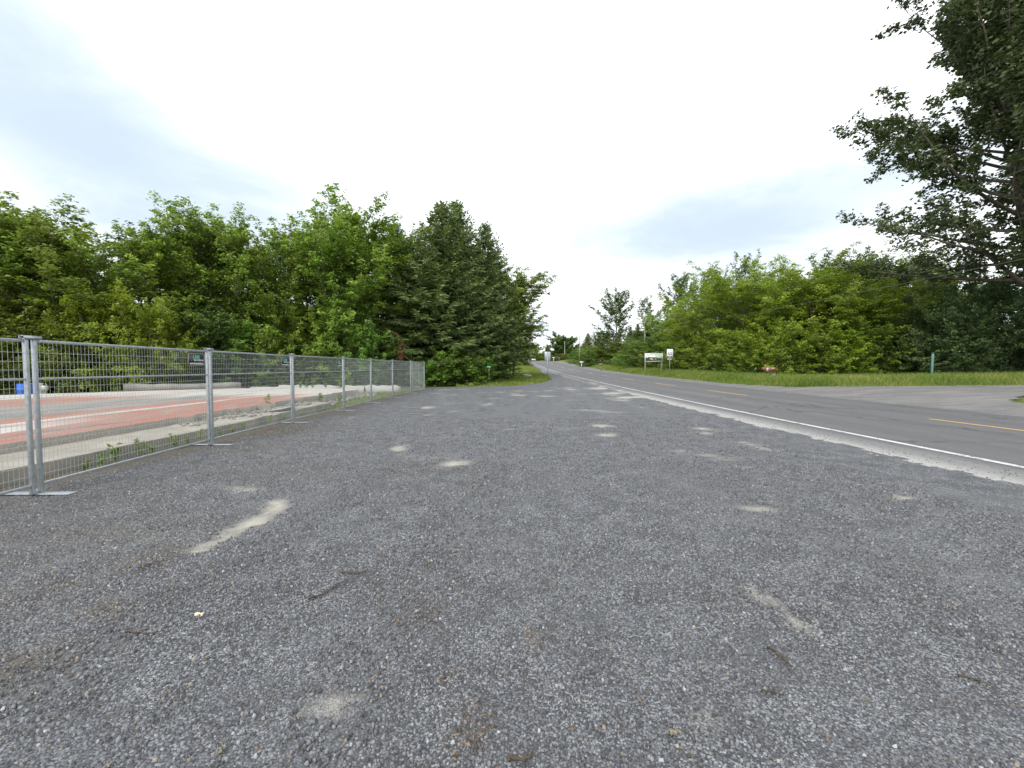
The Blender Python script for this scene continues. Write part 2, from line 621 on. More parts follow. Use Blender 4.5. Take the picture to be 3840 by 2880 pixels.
def gravel_mat():
    m, t, b = new_mat('crushed_asphalt_gravel')
    p = t.pos()
    dust = t.attr('dust')
    moss = t.attr('moss')
    v1 = t.voronoi(p, 88)
    v2 = t.voronoi(p, 170)
    big = t.noise(p, 0.55, 6, 0.6)
    mid = t.noise(p, 3.2, 6, 0.62)
    fin = t.noise(p, 45, 6, 0.75)
    r1 = t.xyz(v1['Color'])[0]
    r2 = t.xyz(v2['Color'])[1]
    k = t.math('ADD', t.math('MULTIPLY', t.math('POWER', r1, 2.2), 0.75), t.math('MULTIPLY', t.math('POWER', r2, 2.6), 0.55))
    k = t.math('MULTIPLY', k, t.math('ADD', 0.50, t.math('MULTIPLY', t.step(mid, 0.32, 0.66), 0.75)))
    c = t.ramp(k, [(0.0, (0.0454, 0.0472, 0.0535)), (0.25, (0.1021, 0.1072, 0.1175)), (0.55, (0.2099, 0.2214, 0.2395)), (1.0, (0.3744, 0.3961, 0.4185))])
    c = t.mix(t.math('MULTIPLY', t.step(big, 0.40, 0.66), 0.55), c, (0.1532, 0.1608, 0.1767))
    c = t.mix(t.math('MULTIPLY', t.step(fin, 0.5, 0.8), 0.5), c, (0.0363, 0.0372, 0.0407))
    gap = t.math('MULTIPLY', t.step(v1['Distance'], 0.42, 0.75), 0.75)
    c = t.mix(gap, c, (0.0295, 0.0303, 0.0338))
    trk = t.math('MULTIPLY', t.attr('track'), 0.8)
    c = t.mix(trk, c, t.mix(fin, (0.0851, 0.0885, 0.0953), (0.1872, 0.1945, 0.2035)))
    # brownish, mossy fines along the edges
    ms = t.math('MULTIPLY', moss, t.step(mid, 0.25, 0.62), None, True)
    c = t.mix(t.math('MULTIPLY', ms, 0.85), c, t.mix(fin, (0.040, 0.034, 0.020), (0.135, 0.105, 0.060)))
    # worn hollows filled with pale limestone dust
    wob = t.math('MULTIPLY', t.math('SUBTRACT', t.noise(p, 7, 8, 0.78), 0.5), 1.5)
    ds = t.step(t.math('ADD', dust, wob), 0.12, 1.25)
    poke = t.step(t.math('ADD', t.math('MULTIPLY', r2, 0.8), t.math('MULTIPLY', dust, 0.75)), 0.35, 0.95)
    ds = t.math('MULTIPLY', ds, t.math('ADD', 0.35, t.math('MULTIPLY', poke, 0.65)))
    c = t.mix(t.math('MULTIPLY', ds, 1.0), c, t.mix(fin, (0.26, 0.25, 0.215), (0.52, 0.50, 0.44)))
    t.put(b.inputs['Base Color'], c)
    b.inputs['Roughness'].default_value = 0.8
    b.inputs['Specular IOR Level'].default_value = 0.35
    hgt = t.math('SUBTRACT', t.math('MULTIPLY', r1, 0.7), t.math('MULTIPLY', v1['Distance'], 0.9))
    hgt = t.math('ADD', hgt, t.math('MULTIPLY', fin, 0.5))
    t.put(b.inputs['Normal'], t.bump(hgt, 0.8, 0.012))
    return m


M['gravel'] = gravel_mat()


def col_attr_mat(name, rough=0.75):
    m, t, b = new_mat(name)
    c = t.attr('col', 'Color')
    p = t.pos()
    n = t.noise(p, 220, 3, 0.6)
    t.put(b.inputs['Base Color'], t.mix(t.math('MULTIPLY', n, 0.5), c, (0.6, 0.6, 0.6), 'MULTIPLY'))
    b.inputs['Roughness'].default_value = rough
    return m


M['stone'] = col_attr_mat('gravel_stone')


def asphalt_mat():
    m, t, b = new_mat('worn_asphalt')
    p = t.pos()
    s = t.attr('s')
    al = t.attr('along')
    cv = t.node('ShaderNodeCombineXYZ')
    t.put(cv.inputs[0], s)
    t.put(cv.inputs[1], t.math('MULTIPLY', al, 0.06))
    streak = t.noise(cv.outputs[0], 1.5, 6, 0.6)
    fine = t.noise(p, 120, 4, 0.8)
    agg = t.voronoi(p, 95)
    rr = t.xyz(agg['Color'])[0]
    big = t.noise(p, 0.35, 5, 0.6)
    c = t.mix(t.step(streak, 0.28, 0.72), (0.070, 0.071, 0.076), (0.112, 0.114, 0.120))
    c = t.mix(t.math('MULTIPLY', t.step(big, 0.4, 0.7), 0.3), c, (0.13, 0.13, 0.136))
    c = t.mix(t.math('MULTIPLY', t.math('POWER', rr, 3.0), 0.5), c, (0.23, 0.23, 0.236))
    c = t.mix(t.math('MULTIPLY', fine, 0.35), c, (0.048, 0.048, 0.051))

    def band(c0, w, soft):
        d = t.math('ABSOLUTE', t.math('SUBTRACT', t.math('ADD', s, t.math('MULTIPLY', t.math('SUBTRACT', streak, 0.5), 0.25)), c0))
        return t.step(d, w + soft, w)
    for c0, amt in ((-2.75, 0.25), (-0.95, 0.25), (0.95, 0.25), (2.75, 0.25)):     # polished wheel tracks
        c = t.mix(t.math('MULTIPLY', band(c0, 0.2, 0.45), amt), c, (0.060, 0.061, 0.065))
    for c0 in (-1.0, 1.55):                                                        # tarred seams
        c = t.mix(t.math('MULTIPLY', band(c0, 0.01, 0.05), 0.65), c, (0.035, 0.035, 0.037))
    wv = t.node('ShaderNodeVectorMath', operation='ADD')
    t.put(wv.inputs[0], p)
    nz_ = t.node('ShaderNodeTexNoise')
    t.put(nz_.inputs['Vector'], p)
    nz_.inputs['Scale'].default_value = 1.3
    nz_.inputs['Detail'].default_value = 5
    t.put(wv.inputs[1], nz_.outputs['Color'])
    crk = t.voronoi(wv.outputs[0], 0.22, 'DISTANCE_TO_EDGE')['Distance']
    ck = t.math('MULTIPLY', t.step(crk, 0.012, 0.002), t.step(big, 0.40, 0.55))
    c = t.mix(t.math('MULTIPLY', ck, 0.7), c, (0.028, 0.028, 0.03))
    mott = t.noise(p, 2.6, 7, 0.7)
    c = t.mix(t.math('MULTIPLY', t.step(mott, 0.55, 0.75), 0.28), c, (0.16, 0.16, 0.165))
    c = t.mix(t.math('MULTIPLY', t.step(mott, 0.45, 0.25), 0.30), c, (0.055, 0.055, 0.06))
    # pale dust tracked onto the paved shoulder
    ds = t.math('MULTIPLY', t.step(t.math('ADD', t.math('SUBTRACT', -3.95, s), t.math('MULTIPLY', t.math('SUBTRACT', streak, 0.5), 0.5)), 0.0, 0.95), 1.0)
    patch = t.step(t.math('ADD', t.noise(p, 1.1, 6, 0.65), t.math('MULTIPLY', t.step(al, 28, 14), 0.35)), 0.46, 0.62)
    dm = t.math('MULTIPLY', ds, patch)
    c = t.mix(t.math('MULTIPLY', dm, 0.88), c, t.mix(fine, (0.17, 0.17, 0.165), (0.50, 0.50, 0.48)))
    t.put(b.inputs['Base Color'], c)
    b.inputs['Roughness'].default_value = 0.72
    b.inputs['Specular IOR Level'].default_value = 0.35
    t.put(b.inputs['Normal'], t.bump(t.math('ADD', agg['Distance'], fine), 0.35, 0.006))
    return m


M['asphalt'] = asphalt_mat()


def paint_mat(name, col, wear):
    m, t, b = new_mat(name)
    p = t.pos()
    n = t.noise(p, 16, 7, 0.75)
    n2 = t.noise(p, 0.8, 4, 0.6)
    k = t.step(t.math('ADD', n, t.math('MULTIPLY', t.math('SUBTRACT', n2, 0.5), 0.5)), wear - 0.06, wear + 0.10)
    t.put(b.inputs['Base Color'], t.mix(k, col, (0.10, 0.10, 0.105)))
    b.inputs['Roughness'].default_value = 0.7
    return m


M['paint_white'] = paint_mat('white_road_paint', (0.50, 0.51, 0.51), 0.555)
M['paint_white_worn'] = paint_mat('worn_white_paint', (0.40, 0.41, 0.41), 0.50)
M['paint_yellow'] = paint_mat('yellow_road_paint', (0.52, 0.33, 0.10), 0.60)
M['paint_faint'] = paint_mat('faded_yellow_paint', (0.25, 0.235, 0.19), 0.46)


def soil_mat():
    m, t, b = new_mat('grassy_soil')
    p = t.pos()
    n = t.noise(p, 0.35, 7, 0.6)
    n2 = t.noise(p, 9, 6, 0.7)
    g_ = t.mix(n2, (0.045, 0.075, 0.016), (0.115, 0.155, 0.036))
    br = t.mix(n2, (0.045, 0.036, 0.022), (0.12, 0.10, 0.06))
    t.put(b.inputs['Base Color'], t.mix(t.math('MULTIPLY', t.step(n, 0.4, 0.6), 0.55), g_, br))
    b.inputs['Roughness'].default_value = 0.95
    t.put(b.inputs['Normal'], t.bump(n2, 0.8, 0.05))
    return m


M['soil'] = soil_mat()


def drive_mat():
    m, t, b = new_mat('grey_gravel_drive')
    p = t.pos()
    st = t.node('ShaderNodeMapping')
    t.put(st.inputs[0], p)
    st.inputs['Scale'].default_value = (0.5, 1.6, 1)
    n = t.noise(st.outputs[0], 0.8, 6, 0.62)
    v = t.voronoi(p, 55)
    rr = t.xyz(v['Color'])[0]
    c = t.mix(t.step(n, 0.3, 0.7), (0.085, 0.084, 0.086), (0.165, 0.162, 0.158))
    c = t.mix(t.math('MULTIPLY', t.math('POWER', rr, 2.5), 0.5), c, (0.27, 0.265, 0.26))
    c = t.mix(t.math('MULTIPLY', t.step(t.noise(p, 60, 5, 0.75), 0.5, 0.8), 0.5), c, (0.08, 0.08, 0.08))
    t.put(b.inputs['Base Color'], c)
    b.inputs['Roughness'].default_value = 0.85
    t.put(b.inputs['Normal'], t.bump(rr, 0.5, 0.01))
    return m


M['drive'] = drive_mat()


def board_mat(name, a, b_, scale):
    m, t, b = new_mat(name)
    co = t.node('ShaderNodeTexCoord').outputs['Object']
    t.put(b.inputs['Base Color'], t.mix(t.step(t.noise(co, scale, 4, 0.6), 0.35, 0.65), a, b_))
    b.inputs['Roughness'].default_value = 0.5
    return m


M['board_green'] = board_mat('pale_green_print', (0.60, 0.74, 0.62), (0.72, 0.80, 0.72), 1.5)
M['board_dark'] = board_mat('dark_print', (0.022, 0.022, 0.020), (0.06, 0.055, 0.05), 5)
M['board_cream'] = simple('cream_print', (0.72, 0.66, 0.50), 0.5)

# ------------------------------------------------------------------ the ground
xs = np.concatenate([-np.geomspace(420, 30, 26), np.arange(-29, 45, 1.0), np.geomspace(45, 420, 22)])
ys = np.concatenate([np.arange(-60, -8, 6.0), np.arange(-8, 60, 1.0), np.arange(60, 260, 3.0), np.geomspace(260, 1550, 26)])
gx, gy = np.meshgrid(xs, ys)
roll = 0.06 * (fbm(gx * 0.3, gy * 0.3, 5) - 0.5) * sstep(0, 6, np.abs(gx - road_x(gy)) - 6)
gz = H(gx, gy) - 0.07 + roll * (np.abs(gx) > 9)
nx, ny = len(xs), len(ys)
idx = np.arange(nx * ny).reshape(ny, nx)
quads = np.stack([idx[:-1, :-1], idx[:-1, 1:], idx[1:, 1:], idx[1:, :-1]], -1).reshape(-1, 4)
ground = link('ground', np_mesh('ground', np.stack([gx, gy, gz], -1).reshape(-1, 3), [quads], smooth=True), None, M['soil'])
tag(ground, 'grass and soil ground under the trees and along the road', 'ground', kind='structure')


def ribbon(name, s_list, ya, yb, dz, mat, step_=1.0, wob=0.0):
    y = np.arange(ya, yb + step_ * 0.5, step_)
    s_ = np.asarray(s_list, float)
    S, Y = np.meshgrid(s_, y)
    if wob:
        S = S + wob * (fbm(Y * 0.8, S * 0.3 + 9, 3) - 0.5) * np.where((S == s_.min()) | (S == s_.max()), 1, 0)
    X = road_x(Y) + S
    Z = H(X, Y) + dz
    n, m_ = len(y), len(s_)
    ix = np.arange(n * m_).reshape(n, m_)
    q = np.stack([ix[:-1, :-1], ix[:-1, 1:], ix[1:, 1:], ix[1:, :-1]], -1).reshape(-1, 4)
    me = np_mesh(name, np.stack([X, Y, Z], -1).reshape(-1, 3), [q], {'s': S.ravel(), 'along': Y.ravel()}, True)
    return link(name, me, None, mat)


S_ROAD = np.linspace(-5.15, 4.25, 24)
tag(ribbon('road', S_ROAD, -30, 420, 0.0, M['asphalt'], 1.0), 'worn grey asphalt two-lane road', 'road', kind='structure')
tag(ribbon('road_marking', [-3.86, -3.74], -30, 420, 0.005, M['paint_white'], 1.0), 'solid white edge line nearest the gravel lot', 'marking', kind='structure')
tag(ribbon('road_marking', [3.76, 3.87], -30, 420, 0.005, M['paint_white_worn'], 1.0), 'worn white edge line along the far side of the road', 'marking', kind='structure')
dashes = [(-2.0, 1.8), (6.9, 10.9), (19.0, 22.9), (27.4, 31.2), (36.6, 40.8), (46, 50), (55, 59), (64, 68), (73, 77), (82, 86), (91, 95), (100, 104)]
for k, (a, b_) in enumerate(dashes):
    o = ribbon('road_marking', [-0.06, 0.06], a, b_, 0.006, M['paint_yellow'], 0.475)
    tag(o, 'yellow centre line dash, %s one counted away from the camera' % ORD[k], 'marking', 'yellow centre dashes', 'structure')
tag(ribbon('road_marking', [-0.045, 0.045], 22.9, 27.4, 0.005, M['paint_faint'], 0.5), 'faded old paint between two yellow centre dashes', 'marking', kind='structure')
tag(ribbon('road_marking', [-0.04, 0.04], 31.2, 36.6, 0.005, M['paint_faint'], 0.5), 'faded paint trace beyond the farther yellow dashes', 'marking', kind='structure')
tag(ribbon('gravel_shoulder', [4.1, 4.8, 5.5, 6.3], -30, 240, -0.012, M['drive'], 0.5, 0.5), 'grey gravel shoulder along the far side of the road', 'shoulder', kind='structure')

# --- the gravel lot (near side)
lot_edge = [ground_at(*p)[:2] for p in ((1592, 1453), (1700, 1452), (1800, 1449), (1927, 1447), (2000, 1440), (2040, 1433), (2066, 1425), (2066, 1416), (2048, 1404))]
lot_poly = [(-6.48, -7), (-6.48, 10), (-6.45, 27)] + [tuple(p) for p in lot_edge] + [(4.6, 60), (5.2, 75), (6.0, 75), (6.25, 40), (6.28, -7)]
lx = np.arange(-6.6, 7.2, 0.085)
ly = np.concatenate([np.arange(-7, 0.6, 0.25), np.arange(0.6, 9, 0.075), np.arange(9, 20, 0.12), np.arange(20, 76, 0.2)])
LX, LY = np.meshgrid(lx, ly)
edge_n = (fbm(LX * 2.2, LY * 1.6, 11) - 0.5)
dusts = [  # photo x, y, half width, half height, strength
    (980, 1905, 90, 22, 1.0), (930, 1955, 80, 26, 1.05), (860, 2005, 80, 22, 0.85), (770, 2050, 70, 16, 0.6), (920, 1832, 90, 14, 0.75),
    (1690, 1735, 60, 13, 1.1), (1640, 1716, 110, 11, 0.5), (1500, 1682, 40, 9, 1.0), (1510, 1703, 50, 7, 0.5), (1600, 1528, 42, 5, 1.0),
    (2243, 1596, 45, 6, 1.0), (2272, 1631, 50, 8, 1.1), (2645, 1610, 40, 6, 1.0), (2645, 1625, 45, 5, 0.9), (2870, 1683, 60, 8, 0.7), (2690, 1715, 70, 10, 0.45),
    (2850, 1905, 62, 14, 0.95), (3380, 1862, 70, 12, 0.85), (2870, 2250, 60, 22, 0.8), (3020, 2350, 90, 14, 0.55), (3440, 1925, 60, 9, 0.5),
    (1240, 2640, 120, 55, 0.75), (2640, 2700, 60, 45, 0.65), (2560, 2790, 60, 30, 0.45), (560, 2120, 60, 20, 0.3), (1130, 2190, 110, 30, 0.4),
    (1690, 2170, 100, 30, 0.35), (2050, 1485, 40, 3.5, 0.8), (1940, 1482, 32, 3, 0.9), (1830, 1515, 30, 3.5, 0.8), (2140, 1460, 30, 3, 0.9),
    (2260, 1456, 60, 4, 1.1), (2330, 1500, 40, 3.5, 0.8), (2200, 1535, 90, 4, 0.5), (2010, 1575, 110, 6, 0.4), (1650, 1825, 120, 12, 0.4), (1700, 1610, 80, 6, 0.4),
    (2380, 1490, 60, 4, 1.2), (2300, 1475, 60, 4, 1.0)]
moss_spots = [(560, 2090, 110, 60, 0.8), (380, 2290, 110, 22, 1.0), (60, 2250, 150, 130, 0.7), (100, 2480, 160, 60, 0.9), (300, 1990, 420, 70, 0.55), (40, 2110, 120, 60, 0.8),
              (1050, 1615, 120, 26, 1.3), (900, 1680, 160, 14, 0.7), (1000, 1760, 260, 30, 0.4), (1570, 2300, 60, 40, 0.7), (1240, 1552, 120, 8, 1.0), (1400, 1500, 120, 6, 0.8),
              (1770, 2740, 60, 26, 0.8), (2010, 2400, 40, 20, 0.6), (1590, 1760, 160, 25, 0.35)]


def streak(pts, w, h, k, n=9):
    u = np.linspace(0, 1, len(pts))
    return [(float(np.interp(t, u, [p[0] for p in pts])), float(np.interp(t, u, [p[1] for p in pts])), w * (0.75 + 0.5 * math.sin(i * 2.1) ** 2), h, k * (0.9 + 0.1 * math.sin(i * 1.3 + 1))) for i, t in enumerate(np.linspace(0, 1, n))]


dusts = dusts[4:] + streak([(1035, 1885), (1020, 1930), (940, 1965), (840, 2010), (740, 2060)], 46, 16, 1.15, 12) + streak([(2840, 2235), (2900, 2275), (3020, 2345), (3070, 2380)], 34, 13, 0.8, 8) \
    + streak([(2560, 1690), (2700, 1720), (2800, 1745)], 50, 6, 0.7, 5) + streak([(2760, 1655), (2900, 1690)], 45, 5, 0.8, 4) + streak([(1500, 1700), (1600, 1720), (1700, 1740)], 50, 7, 0.55, 5) + streak([(2020, 2520), (2560, 2680), (2680, 2740)], 30, 16, 0.35, 7) \
    + streak([(1700, 1480), (1705, 1560), (1680, 1640)], 60, 5, 0.5, 6) + streak([(2180, 1535), (2330, 1545)], 50, 3, 0.8, 4) + streak([(1830, 1590), (2060, 1600), (2140, 1605)], 60, 3.5, 0.55, 6)


def spots(X, Y, table):
    out = np.zeros_like(X)
    wx = X + 0.25 * (fbm(X * 1.7, Y * 1.7, 21) - 0.5) * np.clip(Y / 4, 0.4, 3)
    wy = Y + 0.25 * (fbm(X * 1.7, Y * 1.7, 31) - 0.5) * np.clip(Y / 4, 0.4, 3)
    for px, py, rx, ry, k in table:
        c = ground_at(px, py)
        ax = rx * c[1] / FPX
        ay = max(0.08, ry * c[1] ** 2 / (FPX * EYE))
        d2 = ((wx - c[0]) / ax) ** 2 + ((wy - c[1]) / ay) ** 2
        out = np.maximum(out, k * np.exp(-d2 * 0.75))
    return out


rsp = random.Random(8)
for _ in range(70):
    yy_ = 9 * math.exp(rsp.random() * math.log(3.6))
    xx_ = rsp.uniform(-5, 5.8)
    py_ = 1378 + FPX * EYE / yy_
    px_s = 1920 + FPX * xx_ / yy_
    dusts.append((px_s, py_, rsp.uniform(8, 34) , rsp.uniform(1.2, 3.0) * 9 / yy_ + 1, rsp.uniform(0.35, 0.8)))
dust = spots(LX, LY, dusts)
track = np.zeros_like(LX)
for pts_, wdt in (([(5.4, 44), (4.2, 30), (1.6, 18), (-0.6, 9), (-1.8, 0)], 1.6), ([(5.8, 38), (5.0, 26), (3.9, 14), (3.5, 0)], 1.55), ([(-4.6, 30), (-2.2, 17), (0.8, 9), (5.6, 3.5)], 1.6)):
    cxx = np.interp(-LY, [-p[1] for p in pts_], [p[0] for p in pts_]) + 0.25 * (fbm(LY * 0.25, LY * 0 + wdt, 5) - 0.5)
    for sd_ in (-0.5, 0.5):
        track = np.maximum(track, np.exp(-((LX - cxx - sd_ * wdt) / 0.24) ** 2) * (0.35 + 0.65 * fbm(LX * 0.8, LY * 0.35, 15)))
dust = np.maximum(dust, 0.85 * sstep(0.45, 0.0, np.abs(LX - 6.05 - 0.25 * edge_n)) * sstep(0.52, 0.72, fbm(LX * 1.1, LY * 0.35, 77)) * sstep(9, 20, LY))
moss = spots(LX, LY, moss_spots)
moss = np.maximum(moss, sstep(-5.35, -6.2, LX + 0.5 * edge_n) * 0.95)
moss = np.maximum(moss, 0.45 * sstep(-2.5, -5.2, LX + 1.6 * edge_n) * sstep(0.4, 0.7, fbm(LX * 0.5, LY * 0.5, 4)) * sstep(12, 3, LY))
LZ = H(LX, LY) + 0.03 * (fbm(LX * 0.7, LY * 0.7, 2) - 0.5) + 0.012 * (fbm(LX * 5, LY * 5, 8) - 0.5) - 0.015 * dust - 0.012 * track - 0.004
LZ = np.where(LX > 5.2, np.maximum(LZ, H(LX, LY) + 0.004), LZ)


def lot_z(x, y):
    return H(x, y) + 0.03 * (fbm(x * 0.7, y * 0.7, 2) - 0.5)


lot_idx = np.arange(LX.size).reshape(LX.shape)
cxm = (LX[:-1, :-1] + LX[1:, 1:]) / 2
cym = (LY[:-1, :-1] + LY[1:, 1:]) / 2
en = (fbm(cxm * 2.2, cym * 1.6, 11) - 0.5) * 0.8 + (vnoise(cxm * 11, cym * 9, 6) - 0.5) * 0.25
keep = in_poly(cxm + en * 0.55, cym + en * 0.3 * (cym > 20), lot_poly) & in_poly(cxm, cym, [(-6.52, -8), (-6.52, 80), (6.5, 80), (6.5, -8)])
lq = np.stack([lot_idx[:-1, :-1], lot_idx[:-1, 1:], lot_idx[1:, 1:], lot_idx[1:, :-1]], -1)[keep]
lot = link('gravel_lot', np_mesh('gravel_lot', np.stack([LX, LY, LZ], -1).reshape(-1, 3), [lq], {'dust': dust.ravel(), 'moss': moss.ravel(), 'track': track.ravel()}, True), None, M['gravel'])
bm = bmesh.new()
bm.from_mesh(lot.data)
bmesh.ops.delete(bm, geom=[v for v in bm.verts if not v.link_faces], context='VERTS')
bm.to_mesh(lot.data)
bm.free()
tag(lot, 'dark grey crushed gravel lot with pale dusty hollows', 'gravel lot', kind='structure')

# --- loose stones lying on the lot, real geometry near the camera
rng = np.random.default_rng(3)


def stones(n, ya, yb, size_lo, size_hi):
    y = np.sqrt(rng.uniform(ya ** 2, yb ** 2, n * 2))
    x = rng.uniform(-1, 1, n * 2) * (1.32 * y + 0.9)
    ok = (x > -5.95) & (x < 6.1)
    x, y = x[ok][:n], y[ok][:n]
    dn = spots(x, y, dusts)
    dens = 0.35 + 1.1 * fbm(x * 1.3, y * 1.3, 41)
    ok = (rng.random(len(x)) < dens) & (rng.random(len(x)) > dn * 1.3)
    x, y = x[ok], y[ok]
    m_ = len(x)
    size = size_lo + (size_hi - size_lo) * rng.random(m_) ** 2.2
    return x, y, size


parts = [stones(76000, 0.9, 3.3, 0.0042, 0.0115), stones(60000, 3.3, 6.5, 0.006, 0.0135), stones(26000, 6.5, 12.0, 0.009, 0.018)]
sx = np.concatenate([p[0] for p in parts])
sy = np.concatenate([p[1] for p in parts])
ss = np.concatenate([p[2] for p in parts])
ne_ = 5200
ey = 3.2 + 16 * rng.random(ne_) ** 1.5
ex = 5.75 + 1.35 * rng.random(ne_) ** 2.2
sx, sy, ss = np.concatenate([sx, ex]), np.concatenate([sy, ey]), np.concatenate([ss, rng.uniform(0.004, 0.013, ne_)])
ns = len(sx)
an = rng.uniform(0, 2 * np.pi, ns)
ring = np.array([0, 1.35, 2.75, 4.4])
ang = an[:, None] + ring[None] + rng.normal(0, 0.22, (ns, 4))
rad = ss[:, None] * rng.uniform(0.7, 1.25, (ns, 4))
el_ = rng.uniform(0.55, 1.0, ns)[:, None]
ca, sa = np.cos(an)[:, None], np.sin(an)[:, None]
bxx, byy = np.cos(ang) * rad, np.sin(ang) * rad * el_
sz = np.where(sx > 6.15, H(sx, sy) + 0.004, lot_z(sx, sy))
low = np.stack([sx[:, None] + bxx, sy[:, None] + byy, (sz - 0.006)[:, None] + np.zeros((ns, 4))], -1)
hh = ss * rng.uniform(0.35, 0.95, ns)
tilt = rng.normal(0, 0.28, (ns, 2))
tx, ty = bxx * 0.66, byy * 0.66
top = np.stack([sx[:, None] + tx, sy[:, None] + ty, (sz + hh - 0.003)[:, None] + tx * tilt[:, :1] + ty * tilt[:, 1:]], -1)
sv_ = np.concatenate([low, top], 1).reshape(-1, 3)
base = (np.arange(ns) * 8)[:, None, None]
fq = np.array([[4, 5, 6, 7], [0, 1, 5, 4], [1, 2, 6, 5], [2, 3, 7, 6], [3, 0, 4, 7]])[None]
sq = (base + fq).reshape(-1, 4)
val = 0.055 + 0.190 * rng.random(ns) ** 1.6
val = np.where(rng.random(ns) < 0.022, rng.uniform(0.24, 0.42, ns), val)
hue = rng.random(ns)
colr = np.stack([val * np.where(hue > 0.93, 1.18, 0.96), val, val * np.where(hue > 0.93, 0.80, np.where(hue < 0.45, 1.13, 1.05)), np.ones(ns)], -1)
gravel = link('loose_gravel', np_mesh('loose_gravel', sv_, [sq], cols={'col': np.repeat(colr, 8, 0)}), None, M['stone'])
tag(gravel, 'loose angular grey stones scattered over the lot', 'gravel', kind='stuff')

# --- driveway across the road
drv = [ground_at(*p)[:2] for p in ((2700, 1437), (2960, 1451), (3200, 1450), (3500, 1447), (3840, 1443))]
yb_drive = drv[-1][1]
drv_poly = [tuple(p) for p in drv] + [(46, yb_drive + 0.5), (46, 12), (30, 13.5), (21.5, 16.8), (19.2, 15.4), (17.6, 11), (17.2, 3), (15.2, 3), (15.2, 30)]
dxs = np.arange(15, 46, 0.2)
dys = np.arange(2, 34, 0.2)
DX, DY = np.meshgrid(dxs, dys)
di = np.arange(DX.size).reshape(DX.shape)
cm, cn = (DX[:-1, :-1] + 0.1), (DY[:-1, :-1] + 0.1)
ed = (fbm(cm * 1.5, cn * 1.5, 14) - 0.5) * 1.0
kp = in_poly(cm + ed * 0.4, cn + ed * 0.5, drv_poly)
dq = np.stack([di[:-1, :-1], di[:-1, 1:], di[1:, 1:], di[1:, :-1]], -1)[kp]
bmx = np_mesh('gravel_driveway', np.stack([DX, DY, H(DX, DY) - 0.005 + 0.02 * (fbm(DX, DY, 3) - 0.5)], -1).reshape(-1, 3), [dq], smooth=True)
drive = link('gravel_driveway', bmx, None, M['drive'])
bm = bmesh.new()
bm.from_mesh(drive.data)
bmesh.ops.delete(bm, geom=[v for v in bm.verts if not v.link_faces], context='VERTS')
bm.to_mesh(drive.data)
bm.free()
tag(drive, 'grey gravel driveway opening off the far side of the road', 'driveway', kind='structure')

# a pale side track behind the grass mound on the near side
t0, t1 = ground_at(1930, 1398), ground_at(2020, 1392)
tag(link('side_track', np_mesh('side_track', [(x, y, float(H(x, y)) - 0.03) for x, y in
    [(-14 + i * 1.0, t0[1] + o_) for o_ in (-1.2, 1.2) for i in range(20)]], [[(i, i + 1, 21 + i, 20 + i) for i in range(19)]], smooth=True), None, M['drive']),
    'pale gravel track crossing the grass beyond the near mound', 'track', kind='structure')

# ------------------------------------------------------------------ slabs of the removed building
def jag_line(p0, p1, n, amp, seed):
    r_ = np.random.default_rng(seed)
    out = []
    for i in range(n + 1):
        t = i / n
        out.append((p0[0] + (p1[0] - p0[0]) * t + r_.normal(0, amp), p0[1] + (p1[1] - p0[1]) * t))
    return out


walk_poly = jag_line((-6.50, -5), (-6.62, 10), 40, 0.012, 1) + jag_line((-6.66, 10.2), (-6.9, 15.2), 22, 0.05, 2) + [(-7.7, 15.6), (-7.95, 15.0), (-7.95, -5)]
walk = link('concrete_walk', bm_prism('concrete_walk', walk_poly, -0.12, 0.20), None, M['concrete'])
tag(bevel(walk, 0.02, 2), 'low tan concrete walk behind the fence', 'walk', kind='structure')
slab_poly = jag_line((-7.80, -5), (-7.85, 9), 40, 0.012, 3) + jag_line((-7.9, 9.2), (-8.3, 21.5), 50, 0.10, 4) + \
    [(-9.5, 22.5), (-16.3, 22.8), (-17.0, 22.0), (-19.1, 19.6), (-21.9, 17.0), (-24, 15.0), (-24, -5)]
slab = link('floor_slab', bm_prism('floor_slab', slab_poly, -0.12, 0.352), None, M['floor'])
tag(bevel(slab, 0.015, 2), 'bare concrete floor slab with strips of red and white paint', 'slab', kind='structure')
r_ = np.random.default_rng(12)


def curb(name, p0, p1, w, h, z0, mat, label, seed):
    v0, v1 = np.array(p0), np.array(p1)
    d = v1 - v0
    L = np.linalg.norm(d)
    n = max(4, int(L / 0.35))
    rr = np.random.default_rng(seed)
    a = Acc()
    up = np.array([-d[1], d[0]]) / L * w / 2
    vs_ = []
    for i in range(n + 1):
        p = v0 + d * i / n
        j = rr.normal(0, 0.02, 4)
        hz = h * (1 + rr.normal(0, 0.06))
        vs_ += [(p[0] - up[0], p[1] - up[1] + j[0], z0), (p[0] - up[0] * 0.95, p[1] - up[1] + j[1], z0 + hz),
                (p[0] + up[0], p[1] + up[1] + j[2], z0 + hz), (p[0] + up[0], p[1] + up[1] + j[3], z0)]
    q = []
    for i in range(n):
        for k in range(4):
            q.append((i * 4 + k, i * 4 + (k + 1) % 4, i * 4 + 4 + (k + 1) % 4, i * 4 + 4 + k))
    q += [(3, 2, 1, 0), (n * 4, n * 4 + 1, n * 4 + 2, n * 4 + 3)]
    a.add(vs_, q)
    o = link(name, a.mesh(name), None, mat)
    return tag(o, label, 'concrete kerb')


curb('concrete_kerb', (-19.3, 19.9), (-15.6, 23.0), 0.5, 0.33, 0.34, M['concrete_grey'], 'broken grey concrete kerb along the back of the red floor', 5)
curb('concrete_kerb', (-14.2, 24.6), (-7.0, 24.9), 0.7, 0.62, -0.2, M['concrete_white'], 'long pale foundation wall near the far end of the fence', 6)
curb('concrete_kerb', (-15.2, 23.4), (-10.2, 23.6), 0.5, 0.3, 0.1, M['concrete_white'], 'short pale foundation wall behind the white slab end', 7)

